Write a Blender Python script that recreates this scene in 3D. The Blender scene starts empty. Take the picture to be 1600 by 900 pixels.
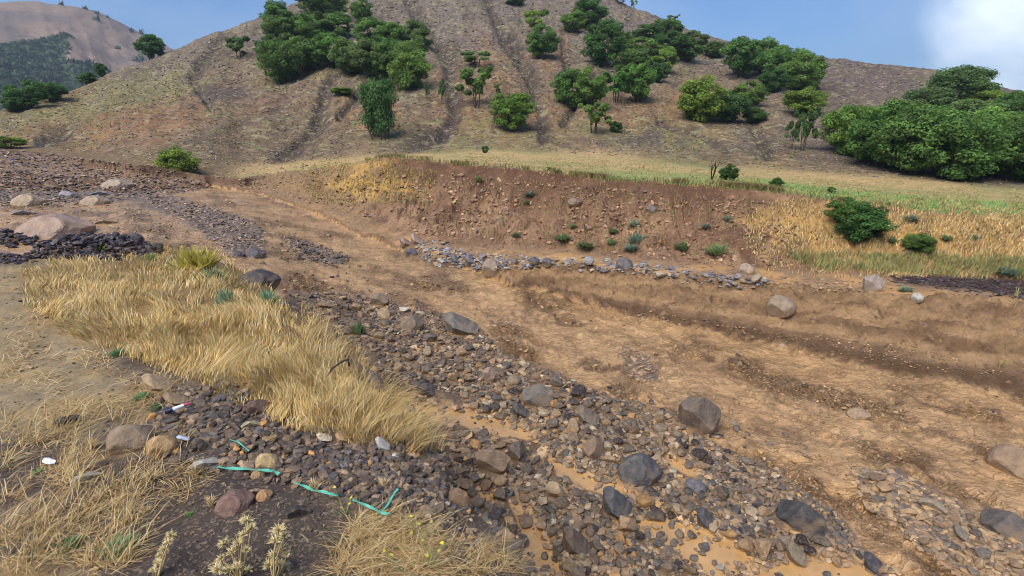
import bpy, math, random
import numpy as np
from mathutils import Vector, noise as mnoise

S = bpy.context.scene
rng = np.random.default_rng(7)
random.seed(7)

# ------------------------------------------------------------------ camera
F = 900.0                      # focal length in pixels of a 1600 px wide picture
PITCH = math.atan(250.0 / F)   # looking down: eye level sits 250 px above the middle
CZ = 3.2
SP, CP = math.sin(PITCH), math.cos(PITCH)
cam_d = bpy.data.cameras.new('camera')
cam_d.sensor_width = 36.0
cam_d.lens = 36.0 * F / 1600.0
cam_d.clip_start = 0.05
cam_d.clip_end = 9000
cam = bpy.data.objects.new('camera', cam_d)
S.collection.objects.link(cam)
cam.location = (0, 0, CZ)
cam.rotation_euler = (math.pi / 2 - PITCH, 0, 0)
S.camera = cam

# ------------------------------------------------------------------ world, sun, exposure
SUN_EL, SUN_AZ = math.radians(52), math.radians(215)   # azimuth clockwise from +Y: behind the camera, a little left
world = bpy.data.worlds.new('World')
S.world = world
world.use_nodes = True
wt = world.node_tree
wt.nodes.clear()
def wn(t, **k):
    n = wt.nodes.new(t)
    for a, b in k.items(): setattr(n, a, b)
    return n
w_out = wn('ShaderNodeOutputWorld'); w_bg = wn('ShaderNodeBackground')
w_bg.inputs['Strength'].default_value = 0.12
sky = wn('ShaderNodeTexSky', sky_type='NISHITA', sun_disc=False)
sky.sun_elevation = SUN_EL; sky.sun_rotation = SUN_AZ
sky.air_density = 1.3; sky.dust_density = 0.6; sky.ozone_density = 1.6
w_tc = wn('ShaderNodeTexCoord')
w_map = wn('ShaderNodeMapping'); w_map.inputs['Scale'].default_value = (1.0, 1.0, 2.6)
w_map.inputs['Rotation'].default_value = (0.25, 0.1, 0.35)
w_no = wn('ShaderNodeTexNoise'); w_no.inputs['Scale'].default_value = 1.9; w_no.inputs['Detail'].default_value = 6
w_no.inputs['Roughness'].default_value = 0.52; w_no.inputs['Distortion'].default_value = 0.35
w_r = wn('ShaderNodeValToRGB')
w_r.color_ramp.elements[0].position = 0.40; w_r.color_ramp.elements[0].color = (0, 0, 0, 1)
w_r.color_ramp.elements[1].position = 0.72; w_r.color_ramp.elements[1].color = (1, 1, 1, 1)
# one big bright cloud bank low over the ridge on the right
w_dot = wn('ShaderNodeVectorMath', operation='DOT_PRODUCT')
_d = Vector((0.766, 0.64, 0.05)).normalized()
w_dot.inputs[1].default_value = _d
w_nrm = wn('ShaderNodeVectorMath', operation='NORMALIZE')
w_cb = wn('ShaderNodeMapRange', interpolation_type='SMOOTHSTEP'); w_cb.inputs['From Min'].default_value = 1.046; w_cb.inputs['From Max'].default_value = 1.088
w_cb.inputs['To Max'].default_value = 0.95
w_add = wn('ShaderNodeMath', operation='ADD')
w_sub = wn('ShaderNodeMath', operation='MULTIPLY_ADD'); w_sub.inputs[1].default_value = 0.75; w_sub.inputs[2].default_value = 0.0
w_add.use_clamp = True
w_mix = wn('ShaderNodeMix', data_type='RGBA')
w_mix.inputs['B'].default_value = (1.35, 1.85, 2.7, 1)
w_mix2 = wn('ShaderNodeMix', data_type='RGBA'); w_mix2.inputs['B'].default_value = (3.7, 4.1, 4.6, 1)
w_tint = wn('ShaderNodeMix', data_type='RGBA', blend_type='MULTIPLY'); w_tint.inputs['Factor'].default_value = 1.0
w_tint.inputs['B'].default_value = (.115, .215, .38, 1)
L = wt.links.new
L(w_tc.outputs['Generated'], w_map.inputs['Vector']); L(w_map.outputs['Vector'], w_no.inputs['Vector'])
L(w_no.outputs['Fac'], w_r.inputs['Fac'])
L(w_tc.outputs['Generated'], w_nrm.inputs[0]); L(w_nrm.outputs['Vector'], w_dot.inputs[0])
L(w_r.outputs['Color'], w_sub.inputs[0])
w_edge = wn('ShaderNodeMath', operation='MULTIPLY_ADD'); w_edge.inputs[1].default_value = .16; L(w_no.outputs['Fac'], w_edge.inputs[0]); L(w_dot.outputs['Value'], w_edge.inputs[2]); L(w_edge.outputs[0], w_cb.inputs['Value'])
L(sky.outputs['Color'], w_tint.inputs['A'])
L(w_tint.outputs['Result'], w_mix.inputs['A'])
L(w_sub.outputs['Value'], w_mix.inputs['Factor']); L(w_mix.outputs['Result'], w_mix2.inputs['A']); L(w_cb.outputs['Result'], w_mix2.inputs['Factor'])
L(w_mix2.outputs['Result'], w_bg.inputs['Color']); L(w_bg.outputs['Background'], w_out.inputs['Surface'])

sun_d = bpy.data.lights.new('sun', 'SUN')
sun_d.energy = 1.7; sun_d.angle = math.radians(50); sun_d.color = (1.0, 0.95, 0.87)
sun = bpy.data.objects.new('sun', sun_d); S.collection.objects.link(sun)
_sd = Vector((math.sin(SUN_AZ) * math.cos(SUN_EL), math.cos(SUN_AZ) * math.cos(SUN_EL), math.sin(SUN_EL)))
sun.rotation_euler = _sd.to_track_quat('Z', 'Y').to_euler()
sun.location = (-20, -30, 60)

S.view_settings.view_transform = 'Standard'
S.view_settings.look = 'None'
S.view_settings.gamma = 1.0
S.view_settings.use_curve_mapping = False
S.view_settings.exposure = 1.45
S.cycles.max_bounces = 6
S.cycles.diffuse_bounces = 3
S.cycles.glossy_bounces = 2
S.cycles.transmission_bounces = 3
S.cycles.volume_bounces = 0
S.cycles.use_denoising = True
S.cycles.filter_width = 0.95

# ------------------------------------------------------------------ small maths
def lin(r, g, b):
    o = []
    for c in (r, g, b):
        c = c / 255.0
        o.append(c / 12.92 if c <= 0.04045 else ((c + 0.055) / 1.055) ** 2.4)
    return np.array(o)
def sstep(a, b, x):
    t = np.clip((x - a) / (b - a), 0, 1)
    return t * t * (3 - 2 * t)
def _hash(ix, iy, seed):
    h = (ix * 374761393 + iy * 668265263 + seed * 1442695041) & 0xFFFFFFFF
    h = ((h ^ (h >> 13)) * 1274126177) & 0xFFFFFFFF
    h = h ^ (h >> 16)
    return h
def pnoise(x, y, seed=0):
    """gradient noise, about -1..1"""
    x = np.asarray(x, float); y = np.asarray(y, float)
    xi = np.floor(x).astype(np.int64); yi = np.floor(y).astype(np.int64)
    xf = x - xi; yf = y - yi
    def g(dx, dy):
        a = _hash(xi + dx, yi + dy, seed) * (2 * math.pi / 4294967296.0)
        return np.cos(a) * (xf - dx) + np.sin(a) * (yf - dy)
    u = xf * xf * xf * (xf * (xf * 6 - 15) + 10); v = yf * yf * yf * (yf * (yf * 6 - 15) + 10)
    a = g(0, 0); b = g(1, 0); c = g(0, 1); d = g(1, 1)
    return 1.5 * ((a + (b - a) * u) * (1 - v) + (c + (d - c) * u) * v)
def fbm(x, y, s, octv=4, seed=0, gain=0.5):
    o = 0; a = 1; t = 0
    for i in range(octv):
        o = o + a * pnoise(x / s + 17.3 * i, y / s - 9.1 * i, seed + i); t += a
        a *= gain; s = s * 0.5
    return o / t * 1.3
def ridged(x, y, s, octv=3, seed=0):
    o = 0; a = 1; t = 0
    for i in range(octv):
        o = o + a * (1 - 2 * np.abs(pnoise(x / s + 5.3 * i, y / s + 3.7 * i, seed + i))); t += a
        a *= 0.55; s = s * 0.5
    return o / t

def pix_dir(u, v):
    """azimuth and rise per metre for a point of the photograph"""
    x = np.asarray(u, float) - 800; t = 450 - np.asarray(v, float)
    fw = F * CP + t * SP; up = -F * SP + t * CP
    return np.arctan2(x, fw), up / np.hypot(x, fw)
def project(x, y, z):
    h = z - CZ
    d = y * CP - h * SP
    d = np.where(d < 0.05, 0.05, d)
    return 800 + F * x / d, 450 - F * (y * SP + h * CP) / d, d

# ------------------------------------------------------------------ terrain: rails running round the viewpoint
# each control is (u, v, z) below eye level or (u, v, 'r', distance)
def rail(ctrl):
    a, r, z = [], [], []
    for c in ctrl:
        az, sl = pix_dir(c[0], c[1])
        if c[2] == 'r': rr = c[3]; zz = CZ + sl * rr
        else: zz = c[2]; rr = (zz - CZ) / sl
        a.append(float(az)); r.append(float(rr)); z.append(float(zz))
    return np.array(a), np.array(r), np.array(z)
TH = np.linspace(-math.pi, math.pi, 2881)
def smooth(arr, n):
    k = np.hanning(n + 2)[1:-1]; k /= k.sum()
    p = np.concatenate([arr[-n:], arr, arr[:n]])
    return np.convolve(p, k, 'same')[n:-n]
def rail_eval(ctrl, sm=13):
    a, r, z = rail(ctrl)
    R = np.interp(TH, a, r, period=2 * math.pi); Z = np.interp(TH, a, z, period=2 * math.pi)
    return smooth(R, sm), smooth(Z, sm)
RAILS = []
ones = np.ones_like(TH)
RAILS.append((0.30 * ones, 1.6 * ones))                    # 0
RAILS.append((0.95 * ones, 1.6 * ones))                    # 1
edge = rail_eval([(-400, 430, 1.35), (0, 402, 1.3), (200, 405, 1.3), (330, 402, 1.25), (400, 440, 1.2), (500, 525, 1.2), (600, 625, 1.25),
                  (680, 705, 1.25), (715, 770, 1.3), (830, 900, 1.4), (1000, 1100, 1.45), (1300, 1300, 1.5), (1700, 1500, 1.5), (2300, 2000, 1.5)])
RAILS.append(edge)                                         # 2 embankment edge
_fu = [-400, 0, 300, 400, 500, 600, 680, 720, 830, 1000, 1300, 1700, 2300]
_fv = [430, 402, 402, 440, 525, 625, 705, 780, 900, 1100, 1300, 1500, 2000]
_fa = [float(pix_dir(a, b)[0]) for a, b in zip(_fu, _fv)]
fz = smooth(np.interp(TH, _fa, [1.25, 1.15, 1.12, .95, .7, .48, .36, .3, .2, .14, .1, .1, .1], period=2 * math.pi), 13)
fd = smooth(np.interp(TH, _fa, [.6, .6, .6, .55, .5, .45, .4, .45, .55, .7, 1.0, 1.1, 1.2], period=2 * math.pi), 13)
RAILS.append((edge[0] + fd, fz))                           # 3 embankment foot
RAILS.append(rail_eval([(-400, 275, 1.7), (0, 300, 1.45), (200, 302, 1.2), (330, 293, 1.05), (400, 302, .9), (450, 320, .78), (560, 370, .6), (640, 395, .5), (760, 432, .4),
                        (800, 450, .35), (1000, 500, .2), (1200, 540, .1), (1400, 590, .05), (1600, 620, 0), (1900, 690, -.05), (2300, 780, -.1)]))   # 4 far water edge
RAILS.append(rail_eval([(-400, 262, 1.9), (0, 270, 1.8), (200, 285, 1.4), (330, 290, 1.15), (400, 299, .95), (450, 316, .85), (560, 364, .68), (640, 388, .57), (760, 418, .56),
                        (800, 425, .6), (900, 430, .65), (1000, 437, .65), (1200, 455, .7), (1400, 470, .75), (1600, 475, .8), (1900, 490, .8), (2300, 520, .8)]))   # 5 terrace lip
RAILS.append(rail_eval([(-400, 240, 2.3), (0, 248, 2.05), (200, 272, 1.6), (330, 287, 1.2), (400, 294, 1.02), (450, 305, .95), (560, 352, 'r', 15.6), (640, 372, 'r', 13.7), (700, 385, 'r', 12.9),
                        (900, 397, 'r', 12), (1100, 415, 'r', 11.3), (1250, 427, 'r', 11.3), (1400, 432, 'r', 11.9), (1600, 440, 'r', 12.9), (1900, 455, 'r', 14), (2300, 470, 'r', 15)]))  # 6 bank foot
RAILS.append(rail_eval([(-400, 224, 2.55), (0, 232, 2.3), (150, 252, 2.05), (250, 268, 1.85), (330, 284, 1.45), (420, 274, 'r', 25.5), (500, 264, 'r', 25), (560, 255, 'r', 21.5), (600, 251, 'r', 19.5),
                        (700, 265, 'r', 16.6), (800, 273, 'r', 15.1), (900, 285, 'r', 14.1), (1000, 294, 'r', 13.6), (1100, 300, 'r', 13.4), (1200, 309, 'r', 13.4), (1300, 325, 'r', 13.5),
                        (1400, 337, 'r', 13.7), (1600, 350, 'r', 14.4), (1900, 365, 'r', 15), (2300, 380, 'r', 16)], 9))   # 7 bank crest, below the turf
tz = smooth(np.interp(TH, [float(pix_dir(a, 260)[0]) for a in (-400, 0, 180, 260, 330, 380, 560, 620, 1150, 1300, 1500, 2300)],
                      [-.25, -.3, -.5, -.65, -.6, .02, .05, .16, .16, .14, .1, .1], period=2 * math.pi), 9)
RAILS.append((RAILS[7][0] + 0.14 + 0.4 * (tz < 0), RAILS[7][1] + tz))          # 8 turf lip (on the left: gully behind the gravel fan)
RAILS.append(rail_eval([(-400, 216, 'r', 52), (0, 224, 'r', 46), (150, 243, 'r', 36), (250, 254, 'r', 29), (330, 268, 'r', 27), (450, 260, 'r', 30), (600, 244, 'r', 30), (800, 236, 'r', 32), (1000, 250, 'r', 30),
                        (1200, 268, 'r', 30), (1400, 286, 'r', 30), (1600, 296, 'r', 32), (1900, 310, 'r', 33), (2300, 330, 'r', 34)], 21))   # 9 hill toe
RIDGE = [(-400, 330, 'r', 50), (-150, 235, 'r', 54), (0, 181, 'r', 60), (133, 133, 'r', 68), (233, 91, 'r', 75), (283, 75, 'r', 79), (400, 32, 'r', 85), (465, 5, 'r', 90), (600, -45, 'r', 96), (750, -65, 'r', 99),
         (900, -28, 'r', 98), (983, 13, 'r', 96), (1040, 32, 'r', 95), (1093, 53, 'r', 94), (1147, 68, 'r', 92), (1270, 88, 'r', 90), (1400, 103, 'r', 88), (1480, 117, 'r', 86), (1600, 142, 'r', 84),
         (1900, 205, 'r', 80), (2300, 290, 'r', 75)]
rd = rail_eval(RIDGE, 9)
toe = RAILS[9]
for f, g in ((0.22, 0.15), (0.5, 0.42), (0.78, 0.74)):
    RAILS.append((toe[0] + (rd[0] - toe[0]) * f, toe[1] + (rd[1] - toe[1]) * g))   # 10, 11, 12
RAILS.append(rd)                                                                  # 13 ridge
RAILS.append((rd[0] + 9, rd[1] - 0.7))                                            # 14
RAILS.append((rd[0] + 60, np.minimum(rd[1] - 18, 0) - 4))                         # 15
RAILS.append((rd[0] * 0 + 400, rd[1] * 0 - 14))                                   # 16
RAILS.append((rd[0] * 0 + 5000, rd[1] * 0 - 14))                                  # 17
NR = len(RAILS)
RR = np.array([r[0] for r in RAILS]); ZZ = np.array([r[1] for r in RAILS])
for i in range(1, NR): RR[i] = np.maximum(RR[i], RR[i - 1] + 0.06)

def base(x, y):
    """height of the bare land and the running rail number q"""
    th = np.arctan2(x, y); r = np.hypot(x, y)
    t = (th + math.pi) / (2 * math.pi) * (len(TH) - 1)
    i = np.clip(t.astype(int), 0, len(TH) - 2); f = t - i
    Rl = RR[:, i] * (1 - f) + RR[:, i + 1] * f
    Zl = ZZ[:, i] * (1 - f) + ZZ[:, i + 1] * f
    h = np.diff(Rl, axis=0); d = np.diff(Zl, axis=0) / h
    m = np.zeros_like(Rl)
    w1 = 2 * h[1:] + h[:-1]; w2 = h[1:] + 2 * h[:-1]
    ok = d[:-1] * d[1:] > 0
    dd0 = np.where(ok, d[:-1], 1); dd1 = np.where(ok, d[1:], 1)
    m[1:-1] = np.where(ok, (w1 + w2) / (w1 / dd0 + w2 / dd1), 0)
    k = np.clip((Rl <= r[None]).sum(0) - 1, 0, NR - 2)
    ix = np.arange(len(r))
    r0 = Rl[k, ix]; hh = h[k, ix]; s = np.clip((r - r0) / hh, 0, 1)
    z0 = Zl[k, ix]; z1 = Zl[k + 1, ix]; m0 = m[k, ix] * hh; m1 = m[k + 1, ix] * hh
    s2 = s * s; s3 = s2 * s
    z = (2 * s3 - 3 * s2 + 1) * z0 + (s3 - 2 * s2 + s) * m0 + (-2 * s3 + 3 * s2) * z1 + (s3 - s2) * m1
    return z, k + s

def poly_sd(u, v, P):
    """signed distance in photo pixels, positive inside"""
    P = np.array(P, float); n = len(P)
    best = np.full(u.shape, 1e9); ins = np.zeros(u.shape, bool)
    for i in range(n):
        ax, ay = P[i]; bx, by = P[(i + 1) % n]
        ex, ey = bx - ax, by - ay
        t = np.clip(((u - ax) * ex + (v - ay) * ey) / (ex * ex + ey * ey + 1e-9), 0, 1)
        best = np.minimum(best, (u - ax - t * ex) ** 2 + (v - ay - t * ey) ** 2)
        c = ((ay > v) != (by > v))
        with np.errstate(divide='ignore', invalid='ignore'):
            xx = ax + (v - ay) * ex / (ey if ey != 0 else 1e-9)
        ins ^= c & (u < xx)
    d = np.sqrt(best)
    return np.where(ins, d, -d)
def line_d(u, v, P):
    best = np.full(u.shape, 1e9)
    for (ax, ay), (bx, by) in zip(P[:-1], P[1:]):
        ex, ey = bx - ax, by - ay
        t = np.clip(((u - ax) * ex + (v - ay) * ey) / (ex * ex + ey * ey + 1e-9), 0, 1)
        best = np.minimum(best, (u - ax - t * ex) ** 2 + (v - ay - t * ey) ** 2)
    return np.sqrt(best)

# where gravel lies in the bed, and where water stands between it (outlines read off the photograph)
BAR = [(440, 455), (520, 458), (590, 464), (640, 484), (690, 492), (740, 508), (790, 556), (860, 584), (950, 622), (1050, 650), (1140, 706), (1230, 752), (1300, 800),
       (1350, 860), (1420, 905), (1560, 1050), (600, 1100), (600, 700), (540, 600), (430, 480)]
POOLS = [[(620, 622), (660, 626), (755, 648), (830, 668), (848, 705), (800, 692), (700, 664), (650, 652)],
         [(838, 690), (872, 715), (930, 745), (1000, 762), (1010, 785), (950, 778), (890, 758), (850, 730)],
         [(790, 782), (828, 790), (848, 825), (875, 880), (905, 930), (845, 930), (815, 860)],
         [(985, 795), (1040, 802), (1120, 835), (1190, 866), (1180, 895), (1110, 900), (1050, 862), (1000, 835)],
         [(1030, 705), (1062, 712), (1098, 738), (1085, 750), (1040, 735)],
         [(1160, 885), (1260, 868), (1330, 870), (1420, 905), (1430, 960), (1160, 960)],
         [(745, 762), (775, 768), (770, 785), (742, 780)]]
FAN = [(-300, 226), (0, 233), (150, 250), (250, 268), (335, 290), (300, 298), (250, 300), (300, 318), (370, 338), (412, 358), (410, 400), (365, 402), (330, 372), (250, 335), (160, 318), (60, 318), (-300, 320)]
PATCHES = [[(440, 370), (500, 384), (546, 402), (524, 416), (470, 404)], [(966, 542), (1012, 556), (1034, 596), (985, 592)],
           [(1320, 732), (1400, 738), (1500, 790), (1620, 845), (1640, 960), (1520, 930), (1420, 845), (1360, 795)],
           [(620, 372), (680, 378), (740, 400), (700, 412), (650, 400)]]

def bed_masks(u, v, x, y):
    j = 9 * fbm(x, y, .9, 3, 40)
    sc = np.clip((v - 200) / 300, .15, 1.3)
    jj = j * sc
    bar = sstep(-5, 5, poly_sd(u, v, BAR) + jj)
    pool = 0
    for P in POOLS: pool = np.maximum(pool, sstep(-4, 5, poly_sd(u, v, P) + 1.4 * jj))
    fan = sstep(-5, 5, poly_sd(u, v, FAN) + jj * 1.5)
    for P in PATCHES: fan = np.maximum(fan, sstep(-4, 4, poly_sd(u, v, P) + jj))
    return bar, pool, fan

FLOW = math.radians(-52)     # the water runs down the valley, towards the lower right
CF, SF = math.cos(FLOW), math.sin(FLOW)
CHUTES = [([(640, 0), (672, 60)], 8), ([(760, 0), (790, 70), (830, 130)], 7), ([(690, 210), (640, 236), (600, 246)], 12), ([(350, 60), (300, 120), (330, 170)], 7), ([(1180, 200), (1200, 245)], 7), ([(930, 120), (880, 190)], 5),
          ([(668, 60), (700, 90), (706, 150), (712, 185), (690, 215), (625, 243)], 9), ([(520, 128), (508, 160), (494, 205), (455, 240), (430, 255)], 10),
          ([(878, 55), (884, 100), (884, 125)], 4), ([(800, 60), (828, 120), (848, 180), (848, 222)], 8), ([(848, 215), (900, 232), (940, 248), (1050, 268)], 3.5),
          ([(1030, 190), (1090, 205), (1140, 235)], 6), ([(560, 150), (530, 190)], 5), ([(60, 225), (110, 210)], 6)]

def disp(x, y, z, q, full=False):
    u, v, dd = project(x, y, z)
    r = np.hypot(x, y)
    back = y < 0.4
    out = np.zeros_like(x)
    # embankment top
    m = sstep(2.5, 1.9, q)
    out += m * (0.035 * fbm(x, y, .9, 4, 1) + 0.016 * fbm(x, y, .16, 3, 2)) * sstep(.3, 1.2, r)
    # embankment face
    m2 = sstep(1.8, 2.1, q) * sstep(3.2, 2.8, q)
    out += m2 * 0.07 * fbm(x, y, .5, 4, 3)
    # bed
    mb = sstep(2.75, 3.05, q) * sstep(4.1, 3.97, q)
    bar, pool, fan = bed_masks(u, v, x, y)
    water = np.clip(1 - np.maximum(bar, fan), 0, 1)
    xa = x * CF + y * SF; ya = -x * SF + y * CF      # along, across the flow
    wx = xa + .25 * pnoise(x / .7, y / .7, 55); wy = ya + .12 * pnoise(x / .5, y / .5, 56)
    chop = sstep(-.15, .55, fbm(xa / 1.8, ya, .9, 4, 60))
    rip = ridged(wx / 2.0, wy, .26, 3, 61)
    rip2 = ridged(wx / 1.5, wy * 1.1, .085, 2, 65)
    cre = np.abs(pnoise(wx / .42, wy / .17, 66)); cre2 = np.abs(pnoise(wx / .16 + 7, wy / .07, 67)); cre3 = np.abs(pnoise(wx / .9, wy / .4, 68))
    rip = 1 - 2.4 * np.minimum(cre * .6 + cre3 * .4, .8); rip = -rip; rip2 = -(1 - 2.4 * cre2)
    fade = np.clip(7.0 / r, 0, 1) ** 1.5; rip2 = rip2 * fade; rip = rip * np.clip(10 / r, .25, 1)
    l1 = fbm(wx / 1.7, wy, .30, 3, 163); l2 = ridged(wx / 1.5, wy, .11, 2, 164)
    turb = water * (0.035 * fbm(xa / 2.2, ya, .8, 3, 62) + (0.05 + .13 * chop) * l1 * np.clip(9 / r, .25, 1) + (.014 + .045 * chop) * l2 * fade + (0.006 + 0.028 * chop) * rip + (0.003 + .012 * chop) * rip2)
    near = 1 - 0.0 * r
    gb = bar * (1 - pool) * (0.035 + 0.05 * fbm(x, y, .7, 3, 70) + 0.018 * fbm(x, y, .12, 2, 71)) - 0.015 * bar * pool
    gf = fan * (0.05 * fbm(x, y, 1.2, 3, 72) + 0.03 * fbm(x, y, .25, 2, 73) + .03)
    out += mb * np.where(back, 0, turb + gb + gf)
    # undercut terrace edge and its strata
    mc = sstep(3.95, 4.1, q) * sstep(5.15, 4.9, q)
    out += mc * (0.12 * fbm(x, y, .5, 5, 80) + .04 * fbm(x, y, .12, 3, 85) + 0.09 * ridged(x * .7, z * 6 + y, .35, 3, 81)) * np.clip((z - .05) * 3, .1, 1)
    qq = q + .07 * fbm(x, y, .45, 4, 84) * sstep(4.0, 4.05, q)
    out += (.15 * sstep(4.0, 4.13, qq) + .05 * sstep(4.34, 4.40, qq) + .045 * sstep(4.62, 4.68, qq)) * sstep(4.98, 4.7, q) * sstep(680, 900, u)
    mt = sstep(4.9, 5.1, q) * sstep(6.1, 5.9, q)
    out += mt * (0.05 * fbm(x, y, .8, 4, 82) + .02 * fbm(x, y, .15, 2, 83))
    # the eroded bank
    mk = sstep(5.9, 6.2, q) * sstep(7.2, 6.9, q) * (.12 + .88 * sstep(360, 480, u))
    bell = np.clip((q - 6) * (7.05 - q) * 4, 0, 1)
    out += mk * bell * (0.26 * fbm(x, y, 2.2, 4, 90) + 0.15 * ridged(x * 1.5, y * .5, .8, 4, 91) + .13 * fbm(x, y, .35, 3, 92) + .10 * ridged(x * 2.2, y * .4, .5, 3, 93))
    # turf
    mm = sstep(7.9, 8.05, q) * sstep(9.6, 8.8, q)
    out += mm * (0.04 * fbm(x, y, 1.4, 4, 95) + .05 * fbm(x, y, 6, 2, 96))
    # hillside
    mh = sstep(8.9, 9.8, q)
    edgef = np.clip((q - 9) / 1.2, 0, 1)
    th = np.arctan2(x, y)
    far = sstep(13.2, 12.6, q) * .75 + .25
    hill = .34 * ridged(th * 30, r / 60, 2.6, 2, 100) + .5 * fbm(x, y, 16, 3, 101) + 0.30 * fbm(x, z * 1.6, 2.6, 4, 103) + .13 * fbm(x, z * 1.8, .6, 3, 104)
    out += mh * edgef * hill * far * sstep(500, 200, r)
    for P, w in CHUTES:
        out -= mh * 0.42 * sstep(w * 1.6, 0, line_d(u, v, P) + 4 * fbm(x, y, 1.5, 3, 105))
    if full: return out, dict(u=u, v=v, bar=bar, pool=pool, fan=fan, mb=mb, chop=chop, rip=rip, rip2=rip2, r=r, xa=xa, ya=ya)
    return out
def surf(x, y):
    x = np.atleast_1d(np.asarray(x, float)); y = np.atleast_1d(np.asarray(y, float))
    z, q = base(x, y)
    return z + disp(x, y, z, q)

# ------------------------------------------------------------------ terrain grid
NC, NROW = 900, 660
az_f = np.linspace(math.radians(-52), math.radians(52), NC)
az_b = np.linspace(math.radians(52), math.radians(308), 74)[1:-1]
AZ = np.concatenate([az_f, az_b])
dense = np.exp(np.linspace(math.log(.3), math.log(5000), 2600))
GR = np.zeros((len(AZ), NROW))
for j, a in enumerate(AZ):
    aa = a if a <= math.pi else a - 2 * math.pi
    X = dense * math.sin(aa); Y = dense * math.cos(aa)
    z, q = base(X, Y)
    el = (z - CZ) / dense
    dv = np.abs(np.diff(np.arctan(el)))
    dl = np.diff(np.log(dense))
    wgt = dv * 1.0 + dl * 0.035 * (dense[1:] < 140) + dl * .006
    wgt *= np.where(dense[1:] < 1.2, .4, 1)
    wgt *= np.where((q[1:] > 3.9) & (q[1:] < 8.2), 1.25, 1)
    c = np.concatenate([[0], np.cumsum(wgt)]); c /= c[-1]
    GR[j] = np.interp(np.linspace(0, 1, NROW), c, dense)
# even out the row spacing between neighbouring columns
k = np.hanning(13)[1:-1]; k /= k.sum()
GP = np.concatenate([GR[-6:], GR, GR[:6]])
GRs = np.zeros_like(GR)
for o_, kk in zip(range(-5, 6), k): GRs += kk * np.log(GP[6 + o_:6 + o_ + len(AZ)])
GR = np.exp(GRs)
GX = GR * np.sin(AZ)[:, None]; GY = GR * np.cos(AZ)[:, None]
fx, fy = GX.ravel(), GY.ravel()
bz, bq = base(fx, fy)
dz, M = disp(fx, fy, bz, bq, True)
gz = bz + dz
GZ = gz.reshape(GX.shape)
u, v, r = M['u'], M['v'], M['r']

# ------------------------------------------------------------------ colours of the land (what each patch is made of, with wave shade painted on the mud)
def mixc(c, col, m):
    m = np.clip(m, 0, 1)[:, None]
    return c * (1 - m) + np.asarray(col)[None] * m
x_, y_, z_, q_ = fx, fy, bz, bq
n1 = fbm(x_, y_, 1.1, 4, 200); n2 = fbm(x_, y_, .22, 3, 201); n3 = fbm(x_, y_, 6, 4, 202); n4 = fbm(x_, y_, .06, 2, 203)
c = np.zeros((len(x_), 3)) + lin(112, 92, 74)
# embankment top: damp grit and soil, paler dusty mud on the left
c = mixc(c, lin(84, 70, 62), sstep(2.6, 2.3, q_))
c = mixc(c, lin(150, 128, 96), sstep(2.6, 2.2, q_) * sstep(-.15, .5, n1))
pale = sstep(-30, 30, poly_sd(u, v, [(-200, 380), (80, 400), (150, 520), (240, 600), (120, 680), (-200, 700)]) + 40 * n1)
c = mixc(c, lin(150, 130, 98), pale * sstep(2.6, 2.2, q_))
golden = sstep(-12, 20, poly_sd(u, v, [(20, 430), (100, 404), (330, 388), (440, 460), (560, 590), (690, 700), (520, 690), (330, 600), (60, 520)]) + 25 * n1)
c = mixc(c, lin(150, 118, 70), golden * sstep(2.8, 2.2, q_) * .8)
straw = sstep(.0, .5, fbm(x_, y_, .5, 3, 210)) * sstep(2.5, 2.2, q_) * sstep(380, 200, u)
c = mixc(c, lin(172, 142, 92), straw * .6)
dark = sstep(-20, 25, poly_sd(u, v, [(230, 740), (330, 700), (420, 760), (560, 800), (560, 900), (700, 960), (150, 960)]) + 25 * n1)
c = mixc(c, lin(70, 60, 55), dark * sstep(2.5, 2.2, q_) * .8)
face = sstep(2.0, 2.25, q_) * sstep(3.1, 2.8, q_)
c = mixc(c, lin(134, 104, 72), face)
# bed and mud, with wave shade painted dark into the creases
mud_l, mud_shade = lin(206, 163, 112), lin(128, 100, 72)
bed = sstep(2.85, 3.0, q_) * sstep(4.08, 3.98, q_)
mudc = np.zeros_like(c) + mud_l
mudc = mixc(mudc, lin(188, 145, 98), sstep(-.3, .6, n1))
mudc = mixc(mudc, mud_shade, (.1 + .7 * M['chop']) * sstep(-.35, -.9, M['rip'] + .1 * n2) * .8)
mudc = mixc(mudc, lin(112, 86, 62), (.12 + .88 * M['chop']) * sstep(-.5, -.95, M['rip2'] + .2 * n2) * .75)  # finer creases darkened too: painted shade of the ripples
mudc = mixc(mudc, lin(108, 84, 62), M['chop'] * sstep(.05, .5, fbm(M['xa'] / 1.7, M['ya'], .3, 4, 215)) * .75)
barc = np.zeros_like(c) + lin(118, 94, 70)
barc = mixc(barc, lin(160, 124, 84), sstep(.0, .4, n2))
mudc = mixc(mudc, 0, M['bar'] * 0) * (1 - (M['bar'])[:, None]) + barc * (M['bar'])[:, None]
fanc = mixc(np.zeros_like(c) + lin(122, 102, 84), lin(170, 134, 96), sstep(.1, .5, n1 + .4 * n3))
mudc = mudc * (1 - M['fan'][:, None]) + fanc * M['fan'][:, None]
mudc = mixc(mudc, lin(198, 154, 100), M['pool'] * M['bar'])
c = c * (1 - bed[:, None]) + mudc * bed[:, None]
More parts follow.
